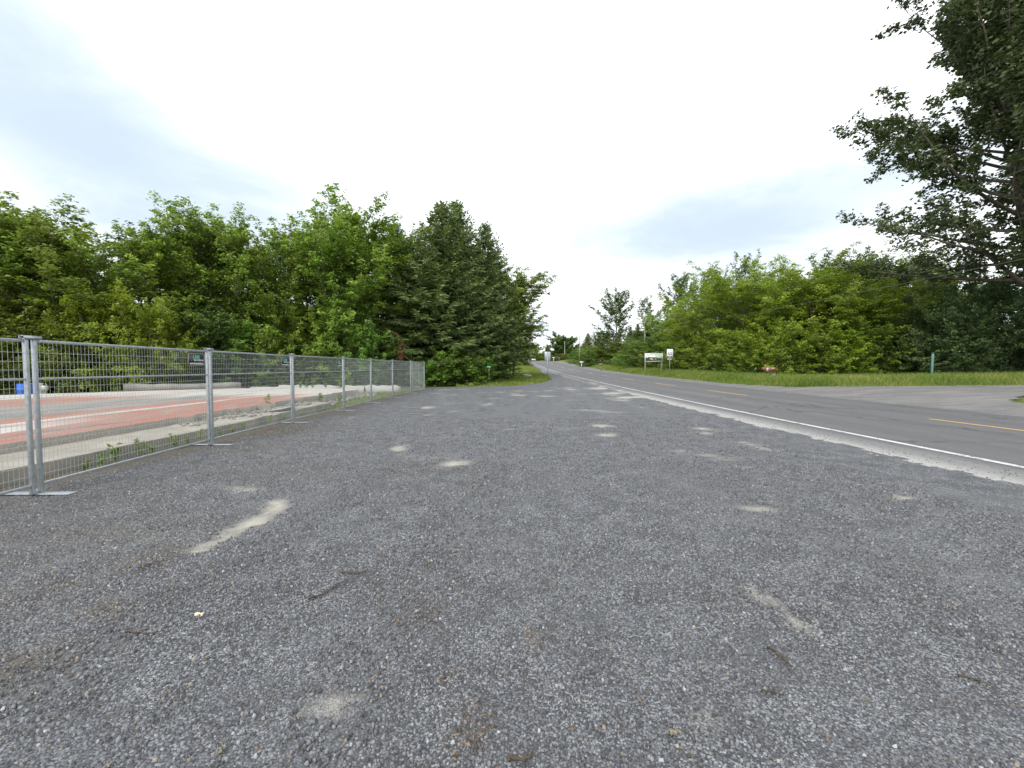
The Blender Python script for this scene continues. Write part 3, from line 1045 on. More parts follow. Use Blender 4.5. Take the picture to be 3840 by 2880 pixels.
# rubble along the broken slab edge
rb = Acc()
for k in range(520):
    y = r_.uniform(9, 22.8)
    x = -7.45 - 0.04 * (y - 9) + r_.normal(0, 0.28)
    s_ = r_.uniform(0.02, 0.11) * (0.6 + 0.4 * (y > 14))
    from_rot = Matrix.Rotation(r_.uniform(0, 6.28), 3, 'Z') @ Matrix.Rotation(r_.normal(0, 0.5), 3, 'X')
    z0 = 0.2 if y < 15 else 0.02
    rb.box((x, y, z0 + s_ * 0.3), (s_ * r_.uniform(0.8, 2.0), s_ * r_.uniform(0.8, 1.6), s_ * r_.uniform(0.4, 1.0)), np.array(from_rot), r_.uniform(0.6, 1.0))
tag(link('rubble', rb.mesh('rubble'), None, M['concrete_grey']), 'broken concrete rubble along the slab edge', 'rubble', kind='stuff')

# a white perforated panel lying on the rubble
pp = thing('perforated_panel', 'white perforated panel lying tilted on rubble behind the fence', 'panel', (-7.1, 12.4, 0.215), R(8))
pa = Acc()
for i in range(5):
    pa.box((0, -0.4 + i * 0.2, 0.05), (0.46, 0.14, 0.03))
for x in (-0.21, 0, 0.21):
    pa.box((x, 0, 0.052), (0.06, 0.98, 0.026))
o = link('panel_sheet', pa.mesh('panel_sheet'), pp, M['concrete_white'])
o.rotation_euler = (0, R(-9), 0)
o2 = link('panel_prop', Acc().box((0.12, 0, 0.02), (0.1, 0.5, 0.05)).mesh('panel_prop'), pp, M['concrete_grey'])

# drums behind the slab
def drum(name, label, x, y, r, h, mat, kind):
    z = float(H(x, y)) - 0.05
    t = thing(name, label, 'barrel' if kind < 2 else 'bucket', (x, y, z))
    if kind < 2:
        prof = [(0.0, 0), (r * .96, 0), (r, 0.02), (r, h * .31), (r * 1.03, h * .33), (r, h * .35), (r, h * .64), (r * 1.03, h * .66), (r, h * .68), (r, h - .02), (r * .96, h), (r * .93, h - .015), (0, h - .015)]
        link('body', Acc().lathe(prof, sides=28).mesh('body', True), t, mat)
        link('bung', Acc().lathe([(0, h), (0.035, h), (0.035, h + .02), (0, h + .02)], (r * .5, 0, 0), 10).mesh('bung'), t, mat)
    else:
        prof = [(0, 0), (r * .8, 0), (r * .85, h * .7), (r * 1.3, h * .72), (r * 1.35, h * .98), (r * 1.2, h), (0, h)]
        link('body', Acc().lathe(prof, sides=20).mesh('body', True), t, mat)
        link('handle', Acc().tube([(r * 1.2 * math.cos(a), 0, h + 0.1 * math.sin(a)) for a in np.linspace(0, math.pi, 9)], 0.008, 5).mesh('handle'), t, mat)
    return t


drum('plastic_drum', 'bright blue plastic drum standing behind the red floor', *at(96, 1440, 19.6)[:2], 0.29, 0.92, M['blue'], 0)
drum('plastic_drum', 'white plastic drum right beside the blue drum', *at(138, 1440, 19.9)[:2], 0.21, 0.92, M['white_plastic'], 1)
drum('paint_bucket', 'small white bucket beside the white drum', *at(167, 1440, 20.0)[:2], 0.10, 0.80, M['white_plastic'], 2)

# ------------------------------------------------------------------ text
def text_mesh(txt, height, bold=0.0):
    cu = bpy.data.curves.new('text', 'FONT')
    cu.body = txt
    cu.size = 1.0
    cu.align_x = 'CENTER'
    cu.align_y = 'CENTER'
    cu.offset = bold
    cu.resolution_u = 3
    ob = bpy.data.objects.new('text', cu)
    COL.objects.link(ob)
    bpy.context.view_layer.update()
    me = bpy.data.meshes.new_from_object(ob.evaluated_get(bpy.context.evaluated_depsgraph_get()))
    bpy.data.objects.remove(ob)
    bpy.data.curves.remove(cu)
    co = np.zeros(len(me.vertices) * 3, np.float32)
    me.vertices.foreach_get('co', co)
    co = co.reshape(-1, 3)
    lo, hi = co.min(0), co.max(0)
    k = height / (hi[1] - lo[1])
    co = (co - (lo + hi) / 2) * k
    me.vertices.foreach_set('co', co.ravel())
    me.materials.clear()
    return me


def place_text(name, txt, height, width, loc, parent, mat, frame, bold=0.02):
    """frame: 3x3 columns = right, up, normal"""
    me = text_mesh(txt, height, bold)
    o = link(name, me, parent, mat)
    w = max(v.co.x for v in me.vertices) * 2
    o.matrix_local = Matrix.Translation(loc) @ frame.to_4x4() @ Matrix.Diagonal((width / w if width else 1, 1, 1, 1))
    return o


F_LOT = Matrix(((0, 0, 1), (1, 0, 0), (0, 1, 0)))       # right = +Y, up = +Z, normal = +X
F_CAM = Matrix(((1, 0, 0), (0, 0, -1), (0, 1, 0)))      # right = +X, up = +Z, normal = -Y

# ------------------------------------------------------------------ the temporary fence
J = [(-5.62, 1.70), (-5.745, 4.78), (-5.945, 7.85), (-6.02, 10.95), (-5.92, 14.05), (-6.05, 17.15), (-6.03, 20.2), (-5.90, 23.3), (-5.75, 26.3), (-7.25, 28.95)]
PANEL_LABELS = ['galvanised fence panel cut off by the left edge of the photo',
                'nearest full galvanised mesh fence panel, showing the blue drum behind it',
                'second full mesh fence panel counted from the camera',
                'third full mesh fence panel counted from the camera',
                'fourth full mesh fence panel counted from the camera',
                'fifth full mesh fence panel counted from the camera',
                'sixth full mesh fence panel counted from the camera',
                'last mesh fence panel before the fence corner',
                'mesh fence panel turning away behind the far corner post']
hexa = [(math.cos(a), math.sin(a)) for a in np.radians(np.arange(30, 390, 60))]


def fence_panel(k):
    p0, p1 = Vector(J[k]), Vector(J[k + 1])
    d = p1 - p0
    L = d.length - 0.035
    z0 = float(H(*J[k]))
    z1 = float(H(*J[k + 1]))
    t = thing('temporary_fence', PANEL_LABELS[k], 'fence panel', (p0.x, p0.y, (z0 + z1) / 2), -math.atan2(d.x, d.y), 'temporary fence panels')
    a0, a1 = 0.045, L - 0.01
    for yy in (a0, a1):
        o = link('post', Acc().box((0, yy, 0.945), (0.04, 0.04, 1.87)).mesh('post'), t, M['zinc'])
        bevel(o, 0.006, 2)
    for nm, z, hgt in (('top_rail', 1.845, 0.034), ('middle_rail', 1.39, 0.026), ('bottom_rail', 0.115, 0.03)):
        o = link(nm, Acc().box((0, (a0 + a1) / 2, z), (0.03, a1 - a0 - 0.038, hgt)).mesh(nm), t, M['zinc'])
        bevel(o, 0.005, 2)
    w = Acc()
    rr = np.random.default_rng(50 + k)
    n = int(round((a1 - a0 - 0.08) / 0.05))
    for i in range(n + 1):
        y = a0 + 0.04 + (a1 - a0 - 0.08) * i / n
        bow = rr.normal(0, 0.002)
        w.tube([(0.017, y, 0.12), (0.017 + bow, y + rr.normal(0, 0.0012), 0.98), (0.017, y, 1.84)], 0.0021, 4, False)
    for z in (0.235, 0.36, 0.485, 0.61, 0.735, 0.86, 0.985, 1.09, 1.185, 1.285, 1.50, 1.60, 1.705):
        w.tube([(0.0215, a0 + 0.01, z), (0.0215, (a0 + a1) / 2, z + rr.normal(0, 0.002)), (0.0215, a1 - 0.01, z)], 0.0023, 4, False)
    o = link('wire_mesh', w.mesh('wire_mesh', True), t, M['zinc_wire'])
    o['kind'] = 'stuff'
    if k == 8:
        return t
    sy_ = L - (0.34 if k else 0.55)
    sg = link('sign_plate', Acc().box((0.030, sy_, 1.675), (0.006, 0.40, 0.215)).mesh('sign_plate'), t, M['black'])
    sg['label'] = 'black advertising plate wired to the mesh'
    fr = Acc()
    for dy_, dz_, wy, wz in ((0, 0.1075, 0.40, 0.008), (0, -0.1075, 0.40, 0.008), (0.2, 0, 0.008, 0.223), (-0.2, 0, 0.008, 0.223)):
        fr.box((0.0325, sy_ + dy_, 1.675 + dz_), (0.005, wy, wz))
    link('border', fr.mesh('border'), sg, M['grey_ink'])
    X = 0.0352
    place_text('lettering', 'LIME', 0.070, 0.17, (X, sy_ + 0.0, 1.72), sg, M['green_ink'], F_LOT, 0.03)
    place_text('lettering', 'FENCE RENTALS', 0.030, 0.25, (X, sy_ + 0.055, 1.664), sg, M['white_ink'], F_LOT)
    place_text('lettering', 'www.limerentals.ca', 0.044, 0.36, (X, sy_, 1.607), sg, M['white_ink'], F_LOT)
    lg = Acc()
    for a_ in range(6):
        (c0, s0), (c1, s1) = hexa[a_], hexa[(a_ + 1) % 6]
        for r0 in (0.045,):
            lg.tube([(X, sy_ - 0.13 + c0 * r0, 1.70 + s0 * r0), (X, sy_ - 0.13 + c1 * r0, 1.70 + s1 * r0)], 0.003, 4)
        if a_ % 2 == 0:
            lg.tube([(X, sy_ - 0.13, 1.70), (X, sy_ - 0.13 + c0 * 0.045, 1.70 + s0 * 0.045)], 0.0025, 4)
    link('emblem', lg.mesh('emblem'), sg, M['grey_ink'])
    return t


for k in range(len(J) - 1):
    fence_panel(k)

FOOT = ['nearest galvanised foot plate under the double fence post', 'second fence foot plate counted from the camera', 'third fence foot plate counted from the camera',
        'fourth fence foot plate counted from the camera', 'fifth fence foot plate counted from the camera', 'sixth fence foot plate counted from the camera',
        'seventh fence foot plate counted from the camera', 'fence foot plate under the far corner post']
CAP = ['nearest galvanised coupler capping the double fence post', 'second fence post coupler counted from the camera', 'third fence post coupler counted from the camera',
       'fourth fence post coupler counted from the camera', 'fifth fence post coupler counted from the camera', 'sixth fence post coupler counted from the camera',
       'seventh fence post coupler counted from the camera', 'coupler capping the far fence corner']
for k in range(1, 9):
    x, y = J[k]
    z = float(lot_z(x, y))
    dd = Vector(J[k + 1]) - Vector(J[k - 1])
    rz = -math.atan2(dd.x, dd.y)
    f = thing('fence_stand', FOOT[k - 1], 'fence stand', (x, y + 0.02, z + 0.004), rz + R(random.uniform(-6, 6)), 'fence foot plates')
    o = link('base_plate', Acc().box((0.0, 0, 0.005), (0.82, 0.115, 0.010)).mesh('base_plate'), f, M['zinc'])
    bevel(o, 0.002, 1)
    for yy in (-0.028, 0.030):
        link('spigot', Acc().box((0, yy, 0.035), (0.030, 0.030, 0.06)).mesh('spigot'), f, M['zinc'])
    c = thing('fence_coupler', CAP[k - 1], 'coupler', (x, y + 0.01, float(H(x, y)) + 1.882), rz, 'fence couplers')
    o = link('cap_top', Acc().box((0, 0, 0.022), (0.062, 0.19, 0.008)).mesh('cap_top'), c, M['zinc'])
    for s_ in (-1, 1):
        link('cap_side', Acc().box((s_ * 0.029, 0, 0.0), (0.005, 0.188, 0.036)).mesh('cap_side'), c, M['zinc'])

# ------------------------------------------------------------------ vegetation
def unit(v):
    return v / (np.linalg.norm(v, axis=-1, keepdims=True) + 1e-9)


def leaves(pos, size, rg, up=0.8, out=None, asp=0.62, tint=None, fold=0.25, along=None):
    """leaf blades as folded rhombs (two triangles each)"""
    n = len(pos)
    nrm = rg.normal(0, 0.6, (n, 3)) + np.array([0, 0, up])
    if out is not None:
        nrm = nrm + out
    nrm = unit(nrm)
    ax = rg.normal(0, 1, (n, 3)) if along is None else along + rg.normal(0, 0.5, (n, 3))
    ax = unit(ax - nrm * (ax * nrm).sum(1, keepdims=True))
    ax = unit(ax + np.array([0, 0, -0.25]))
    sd = np.cross(nrm, ax)
    s = size[:, None]
    b0 = pos - ax * s * 0.5
    tp = pos + ax * s * 0.5
    lf = pos - ax * s * 0.08 + sd * s * asp * 0.5 + nrm * s * fold * 0.5
    rt = pos - ax * s * 0.08 - sd * s * asp * 0.5 + nrm * s * fold * 0.5
    v = np.stack([b0, lf, tp, rt], 1).reshape(-1, 3)
    i = (np.arange(n) * 4)[:, None]
    tri = np.concatenate([i + np.array([[0, 2, 1]]), i + np.array([[0, 3, 2]])], 0)
    return v, tri, np.repeat(tint, 4)


def bend(p, d, L, n, curl, rg, wander=0.06):
    """polyline that starts at p along d and curls by the vector curl"""
    pts = [p]
    d = d / np.linalg.norm(d)
    for i in range(n):
        d = d + curl / n + rg.normal(0, wander, 3)
        d = d / np.linalg.norm(d)
        pts.append(pts[-1] + d * L / n)
    return np.array(pts)


def sample(pl, u):
    f = np.clip(u, 0, 0.9999) * (len(pl) - 1)
    i = int(f)
    return pl[i] + (pl[i + 1] - pl[i]) * (f - i), unit(pl[i + 1] - pl[i])


def grow(name, seed, Ht, Rad, base, n_limb, elev=(15, 65), b_sp=0.7, b_len=1.8, s_sp=0.45, s_len=0.9, n_leaf=30, leaf=0.15, spread=0.13,
         upb=0.5, droop=0.0, prof=None, trunk_r=0.18, tint_amp=0.35, lean=0.03, leaf_up=0.8, forks=1, asp=0.62, flat=1.0):
    """a broadleaf tree: tapered trunk, limbs, branches, and leaves along the shoots"""
    rg = np.random.default_rng(seed)
    wood = Acc()
    stems = []
    if prof is None:
        prof = lambda t: math.sin(math.pi * min(1, 0.18 + 0.82 * t)) ** 0.7
    for f in range(forks):
        d0 = np.array([rg.normal(0, lean), rg.normal(0, lean), 1.0])
        if forks > 1:
            d0 = np.array([math.cos(f * 6.28 / forks + seed) * 0.35, math.sin(f * 6.28 / forks + seed) * 0.35, 1.0])
        tr = bend(np.array([0.12 * f, 0.0, -0.25]), d0, Ht * 0.96, 10, np.array([0, 0, 0.35]), rg, 0.03)
        rr = trunk_r * (1 - np.linspace(0, 1, 11) * 0.93) / math.sqrt(forks)
        rr[0] *= 1.35
        wood.tube(tr, rr, 8)
        stems.append(tr)
    P, A, T, O = [], [], [], []
    for i in range(n_limb):
        t = (i + 0.5) / n_limb
        tr = stems[i % forks]
        p, _ = sample(tr, base + (0.97 - base) * t ** 0.92)
        az_ = i * 2.39996 + rg.normal(0, 0.35)
        ev = R(elev[0] + (elev[1] - elev[0]) * t + rg.normal(0, 7))
        out = np.array([math.cos(az_), math.sin(az_), 0.0])
        d = out * math.cos(ev) + np.array([0, 0, math.sin(ev)])
        L = max(0.8, Rad * prof(t) * rg.uniform(0.78, 1.12) / max(0.5, math.cos(ev)) * (1.0 if t < .8 else 0.8))
        lim = bend(p, d, L, 6, np.array([0, 0, 0.35 - droop]), rg)
        r0 = trunk_r * (0.42 - 0.26 * t)
        wood.tube(lim, r0 * (1 - np.linspace(0, 1, 7) * 0.88), 5, False)
        shade = rg.normal(0, 0.10)
        nb = max(2, int(L * 0.85 / b_sp))
        for b_ in range(nb + 1):
            u = 0.22 + 0.78 * b_ / nb
            bp, bd = sample(lim, u)
            if b_ == nb:
                d2, L2 = bd, b_len * 0.7
            else:
                side = unit(np.cross(bd, rg.normal(0, 1, 3)))
                d2 = unit(bd * 0.55 + side * 0.85 + np.array([0, 0, upb * (0.4 + t)]))
                L2 = b_len * rg.uniform(0.6, 1.2) * (1 - 0.35 * u)
            br = bend(bp, d2, L2, 3, np.array([0, 0, 0.3 * upb - droop]), rg, 0.1)
            wood.tube(br, r0 * 0.28 * (1 - np.linspace(0, 1, 4) * 0.8), 3, False)
            s1 = shade + rg.normal(0, 0.13)
            nsx = max(2, int(L2 / s_sp))
            for c in range(nsx + 1):
                w_ = 0.2 + 0.8 * c / nsx
                sp, sd_ = sample(br, w_)
                if c == nsx:
                    d3, L3 = sd_, s_len
                else:
                    side = unit(np.cross(sd_, rg.normal(0, 1, 3)))
                    d3 = unit(sd_ * 0.6 + side * 0.8 + np.array([0, 0, upb * 0.8]))
                    L3 = s_len * rg.uniform(0.5, 1.2)
                m_ = int(n_leaf * rg.uniform(0.6, 1.3))
                v_ = rg.uniform(0.05, 1.0, m_) ** 0.8
                pts = sp + d3 * (v_ * L3)[:, None] + np.array([0, 0, -droop * 0.5]) * ((v_ * L3) ** 2)[:, None]
                pts = pts + rg.normal(0, spread, (m_, 3)) * (1.15 - 0.6 * v_)[:, None] * np.array([1, 1, flat])
                P.append(pts)
                A.append(np.repeat(d3[None], m_, 0))
                O.append(np.repeat((out * 0.35)[None], m_, 0))
                T.append(0.42 + s1 + rg.normal(0, 0.12, m_) + tint_amp * 0.5 * (v_ - 0.4))
    P, A, O = np.vstack(P), np.vstack(A), np.vstack(O)
    T = np.clip(np.concatenate(T), 0, 1)
    sz_ = leaf * rg.uniform(0.65, 1.25, len(P))
    v, tri, tint = leaves(P, sz_, rg, leaf_up, O, asp, T, along=A)
    crown = np_mesh(name + '_crown', v, [tri], {'tint': tint})
    H_real = float(np.percentile(P[:, 2], 99.95))
    R_real = float(np.percentile(np.linalg.norm(P[:, :2], axis=1), 97))
    return dict(trunk=wood.mesh(name + '_trunk', True), crown=crown, H=H_real, R=R_real)


def grow_spruce(name, seed, Ht, Rad, dz=0.34, per=7):
    rg = np.random.default_rng(seed)
    wood = Acc()
    tr = bend(np.array([0, 0, -0.2]), np.array([0, 0, 1.0]), Ht + 0.2, 10, np.zeros(3), rg, 0.008)
    wood.tube(tr, 0.02 + 0.24 * (1 - np.linspace(0, 1, 11)) ** 1.1, 8)
    S0, S1, Wd, T = [], [], [], []
    z = 0.35
    k = 0
    while z < Ht - 0.25:
        t = z / Ht
        L0 = Rad * (1 - t ** 1.15) ** 0.9 * (0.55 + 0.45 * float(sstep(0.0, 0.26, t))) + 0.2
        for b_ in range(per if t < 0.8 else 5):
            az_ = k * 2.39996 + rg.normal(0, 0.2)
            k += 1
            L = L0 * rg.uniform(0.72, 1.12)
            out = np.array([math.cos(az_), math.sin(az_), 0])
            ev = R(-6 + 48 * t ** 1.5 + rg.normal(0, 6))
            d = out * math.cos(ev) + np.array([0, 0, math.sin(ev)])
            p, _ = sample(tr, (z + rg.uniform(-.12, .12)) / (Ht + 0.2) + 0.012)
            sag = -0.42 * (1 - t)
            pts = bend(p, d, L, 5, np.array([0, 0, sag]), rg, 0.04)
            pts[-1, 2] += 0.10 * L
            wood.tube(pts, 0.028 * (1 - t * 0.6) * (1 - np.linspace(0, 1, 6) * 0.85), 3, False)
            sh = rg.normal(0, 0.10)
            n = max(3, int(L / 0.145))
            for c in range(n + 1):
                u = 0.12 + 0.88 * c / n
                q, qd = sample(pts, u)
                side = unit(np.cross(qd, np.array([0, 0, 1.0])))
                for sg_ in (-1, 1):
                    ln = (0.16 + 0.40 * L0 / 4.0 * math.sin(math.pi * min(0.93, 0.25 + 0.70 * u))) * rg.uniform(0.6, 1.25)
                    d2 = unit(qd * rg.uniform(0.5, 0.9) + side * sg_ * 0.8 + np.array([0, 0, rg.normal(-0.22, 0.2)]))
                    m_ = max(1, int(ln / 0.20))
                    for e in range(m_):
                        a = q + d2 * ln * e / m_ + rg.normal(0, .015, 3)
                        dd_ = unit(d2 + rg.normal(0, 0.30, 3) + np.array([0, 0, -0.12]))
                        S0.append(a)
                        S1.append(a + dd_ * ln / m_ * 1.7)
                        T.append(0.36 + sh + rg.normal(0, 0.12) + 0.28 * (u > 0.8) * (e == m_ - 1))
                        if rg.random() < 0.75:
                            dd_ = unit(d2 * 0.4 + np.array([0, 0, -0.9]) + rg.normal(0, 0.3, 3))
                            S0.append(a)
                            S1.append(a + dd_ * rg.uniform(0.14, 0.38))
                            T.append(0.30 + sh + rg.normal(0, 0.12))
            S0.append(pts[-1])
            S1.append(pts[-1] + unit(pts[-1] - pts[-2]) * 0.3)
            T.append(0.7)
        z += dz * rg.uniform(0.8, 1.2) * (1 - 0.35 * t)
    for e in range(8):
        S0.append(tr[-1] - np.array([0, 0, 0.08 * e]))
        S1.append(tr[-1] + np.array([rg.normal(0, .08 + .03 * e), rg.normal(0, .08 + .03 * e), 0.28 - .06 * e]))
        T.append(0.5)
    S0, S1, T = np.array(S0), np.array(S1), np.clip(np.array(T), 0, 1)
    n = len(S0)
    ax = S1 - S0
    w0 = unit(np.cross(ax, rg.normal(0, 1, (n, 3))))
    hw = (0.048 * rg.uniform(0.8, 1.4, n))[:, None]
    md = S0 + ax * 0.45
    V = np.stack([S0, md + w0 * hw, S1, md - w0 * hw], 1).reshape(-1, 3)
    i = (np.arange(n) * 4)[:, None]
    tri = np.concatenate([i + np.array([[0, 2, 1]]), i + np.array([[0, 3, 2]])], 0)
    crown = np_mesh(name + '_crown', V, [tri], {'tint': np.repeat(T, 4)})
    return dict(trunk=wood.mesh(name + '_trunk', True), crown=crown, H=Ht, R=Rad)


dome = lambda t: (1 - max(0, (t - 0.25) / 0.75) ** 2.2) ** 0.5 * (0.75 + 0.25 * min(1, t * 4))
low_dome = lambda t: (1 - t ** 2.2) ** 0.5
column = lambda t: 0.75 + 0.35 * math.sin(math.pi * t)
PROTO = {}
for i in range(3):
    PROTO['maple', i] = grow('maple', 100 + i, 12.0, 4.4, 0.06, 38, (6, 64), 0.70, 1.5, 0.42, 0.75, 44, 0.230, 0.20, 0.45, 0.08, None, 0.2, leaf_up=1.3, flat=0.55)
    PROTO['boxelder', i] = grow('box_elder', 200 + i, 9.5, 4.8, 0.04, 40, (0, 62), 0.74, 1.6, 0.42, 0.62, 46, 0.205, 0.25, 0.25, 0.25, dome, 0.2, forks=2, leaf_up=1.8, flat=0.42)
for i in range(2):
    PROTO['shrub', i] = grow('shrub', 300 + i, 3.2, 1.9, 0.02, 24, (6, 62), 0.40, 0.9, 0.30, 0.45, 20, 0.185, 0.12, 0.28, 0.12, low_dome, 0.05, forks=3, leaf_up=1.5, asp=0.75, flat=0.7)
    PROTO['lilac', i] = grow('lilac', 330 + i, 5.2, 2.9, 0.02, 32, (2, 62), 0.52, 1.0, 0.32, 0.45, 26, 0.195, 0.17, 0.25, 0.15, low_dome, 0.07, forks=3, leaf_up=1.7, asp=0.7, flat=0.5)
    PROTO['spruce', i] = grow_spruce('spruce', 400 + i, 16.0, 4.7)
PROTO['poplar', 0] = grow('poplar', 506, 31.0, 10.8, 0.28, 64, (6, 66), 1.15, 2.8, 0.62, 0.8, 50, 0.29, 0.30, 0.35, 0.02, lambda t: min(0.80 + 2.0 * t, 1.15) - 0.55 * t, 0.5, leaf_up=0.7, asp=0.8, flat=0.9)
PROTO['ash', 0] = grow('ash', 601, 18.0, 3.2, 0.22, 28, (35, 72), 0.75, 1.4, 0.55, 0.7, 24, 0.30, 0.18, 0.7, 0, column, 0.2)
PROTO['ash', 1] = grow('ash', 602, 18.0, 3.6, 0.35, 18, (35, 70), 0.9, 1.5, 0.65, 0.7, 20, 0.30, 0.18, 0.7, 0, column, 0.2)
PROTO['linden', 0] = grow('linden', 641, 12.0, 5.2, 0.26, 46, (-4, 62), 0.60, 1.5, 0.40, 0.50, 52, 0.24, 0.25, 0.25, 0.20, dome, 0.22, leaf_up=1.6, flat=0.45)
PROTO['oak', 0] = grow('oak', 611, 13.0, 7.5, 0.06, 34, (2, 60), 0.85, 2.3, 0.7, 1.0, 46, 0.60, 0.42, 0.4, 0, dome, 0.35)
LEAFMAT = {'linden': 'leaf_maple', 'maple': 'leaf_maple', 'boxelder': 'leaf_boxelder', 'shrub': 'leaf_shrub', 'lilac': 'leaf_lilac', 'spruce': 'needle', 'poplar': 'leaf_poplar', 'ash': 'leaf_dark', 'oak': 'leaf_dark'}
for (k, i), pr in PROTO.items():
    pr['crown'].materials.append(M[LEAFMAT[k]])
    pr['trunk'].materials.append(M['bark'])
NAME = {'linden': ('linden_tree', 'tree'), 'maple': ('maple_tree', 'tree'), 'boxelder': ('box_elder_tree', 'tree'), 'shrub': ('shrub', 'shrub'), 'lilac': ('lilac_shrub', 'shrub'), 'spruce': ('spruce_tree', 'tree'),
        'poplar': ('poplar_tree', 'tree'), 'ash': ('ash_tree', 'tree'), 'oak': ('broadleaf_tree', 'tree')}
_rt = random.Random(5)


def plant(kind, var, px, y, ztop, label, rad=None, group=None, mat=None, xoff=0.0, rot=None):
    x = (px - 1920) / FPX * y + xoff
    z = float(H(x, y)) - 0.07
    pr = PROTO[kind, var]
    sz_ = (ztop - z) / pr['H']
    sr = (rad / pr['R']) if rad else sz_
    nm, cat = NAME[kind]
    t = thing(nm, label, cat, (x, y, z), _rt.uniform(0, 6.28) if rot is None else rot, group)
    t.scale = (sr, sr, sz_)
    for part in ('trunk', 'crown'):
        o = link(part, pr[part], t)
        if part == 'crown' and mat:
            o.material_slots[0].link = 'OBJECT'
            o.material_slots[0].material = M[mat]
    return t


def ztop(py, y):
    return EYE + (1378 - py) / FPX * y


G_L = 'trees behind the fenced slab'
left_row = [  # kind, variant, photo x, distance, photo y of the top, radius, label
    ('maple', 0, -40, 22.5, 745, 4.1, 'tall loose green tree cut off by the left edge of the photo', None),
    ('maple', 1, 235, 23.5, 742, 4.5, 'tall pointed green maple above the blue drum', None),
    ('maple', 2, 500, 25.5, 775, 4.1, 'green maple standing above the first fence panel', None),
    ('maple', 0, 700, 29.0, 800, 4.4, 'darker maple in the dip of the left treeline', 'leaf_dark'),
    ('maple', 1, 870, 29.5, 770, 4.5, 'green maple behind the second fence panel sign', None),
    ('maple', 2, 1050, 31.0, 742, 4.8, 'tall broad green maple behind the third fence panel', None),
    ('maple', 1, 1240, 31.5, 850, 4.4, 'light green maple left of the upswept tall tree', None),
    ('maple', 0, 1350, 34.0, 735, 5.0, 'tallest upswept maple just left of the spruces', None),
    ('maple', 2, 1500, 39.0, 770, 5.1, 'maple crown showing behind the spruce tops', None),
    ('linden', 0, 1878, 47.0, 958, 5.6, 'bright green rounded tree right of the spruces, beside the road', 'leaf_maple'),
    ('linden', 0, 1925, 54.0, 1095, 4.6, 'lower green tree leaning toward the road beyond the spruces', 'leaf_maple')]
for kd, vr, px, y, py, rd, lb, mt in left_row:
    plant(kd, vr, px, y, ztop(py, y), lb, rd, G_L, mt)
for i, (px, y, py, mt) in enumerate([(100, 29.5, 905, 'leaf_dark'), (360, 31, 860, None), (600, 33, 880, 'leaf_dark'), (790, 35, 850, 'leaf_dark'), (960, 36, 870, None), (1150, 38, 860, 'leaf_dark'), (1290, 40, 850, None), (-150, 30, 850, None)]):
    plant('maple', (i + 1) % 3, px, y, ztop(py, y), 'back-row maple of the left treeline, %s from its left end' % ORD[(i + 1) % 8], 4.8, 'back row of the left treeline', mt)
under = [(-20, 20.8, 1150, 'leaf_olive', 2.6), (120, 22.0, 1080, 'leaf_olive', 2.6), (270, 21.6, 1180, 'leaf_olive', 2.2), (390, 22.5, 1060, 'leaf_boxelder', 2.3), (540, 22.6, 1062, 'leaf_boxelder', 2.3),
         (600, 23.4, 1180, 'leaf_boxelder', 1.8), (690, 25.5, 1130, 'leaf_dark', 2.6), (820, 27, 1150, 'leaf_dark', 2.6), (930, 28, 1180, 'leaf_shrub', 2.4), (1040, 29, 1100, 'leaf_maple', 2.6),
         (1160, 29.5, 1160, 'leaf_maple', 2.4), (1270, 30, 1110, 'leaf_maple', 2.4), (1370, 30.5, 1180, 'leaf_shrub', 2.2)]
UL = ['olive shrub at the left edge of the photo', 'olive leafy shrub just above the blue drum', 'low olive shrub above the nearest fence panel', 'taller yellow-green bush behind the nearest fence panel',
      'bright yellow-green round bush behind the nearest fence panel', 'small yellow-green bush right of the round bright bush', 'very dark shrub above the first fence sign', 'dark shrub behind the second fence panel',
      'mid green shrub left of the second fence sign', 'leafy green shrub right of the second fence sign', 'green shrub behind the fourth fence panel', 'green shrub between the maples and the spruces', 'green shrub at the left foot of the spruces']
for i, ((px, y, py, mt, rd), lb) in enumerate(zip(under, UL)):
    plant('lilac', i % 2, px, y, ztop(py, y), lb, rd, 'undergrowth behind the slab', mt)
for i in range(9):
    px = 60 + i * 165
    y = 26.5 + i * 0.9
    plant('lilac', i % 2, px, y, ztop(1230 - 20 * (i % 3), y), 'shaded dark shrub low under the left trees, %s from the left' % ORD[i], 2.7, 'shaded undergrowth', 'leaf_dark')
# spruces
G_S = 'spruces at the end of the lot'
s_main = plant('spruce', 0, 1625, 36.5, ztop(768, 36.5), 'tall broad dark spruce with a dead brown branch', 7.4, G_S)
plant('spruce', 1, 1722, 39.5, ztop(772, 39.5), 'dark spruce with a pointed top, middle of the three tops', 6.8, G_S)
plant('spruce', 0, 1802, 42.0, ztop(852, 42), 'rightmost lower dark spruce of the group', 6.2, G_S)
plant('spruce', 1, 1500, 37.0, ztop(850, 37.0), 'leftmost spruce of the group, half hidden by maples', 6.0, G_S)
plant('spruce', 0, 1690, 37.0, ztop(960, 37.0), 'shorter spruce in front of the tall pointed spruces', 6.0, G_S)
rgd = np.random.default_rng(77)
db = Acc()
b0 = at(1503, 1263, 31.7)
loc = (Vector(b0) - s_main.location)
loc.rotate(Matrix.Rotation(-s_main.rotation_euler.z, 3, 'Z'))
loc = Vector((loc.x / s_main.scale.x, loc.y / s_main.scale.y, loc.z / s_main.scale.z))
for i in range(130):
    u = rgd.random() ** 0.7
    p = np.array([rgd.normal(0, 0.04 + 0.16 * u), rgd.normal(0, 0.05 + .1 * u), -u * 1.7])
    db.tube([p, p + np.array([rgd.normal(0, 0.1), rgd.normal(0, 0.1), -rgd.uniform(0.1, 0.35)])], [0.012, 0.003], 3, False)
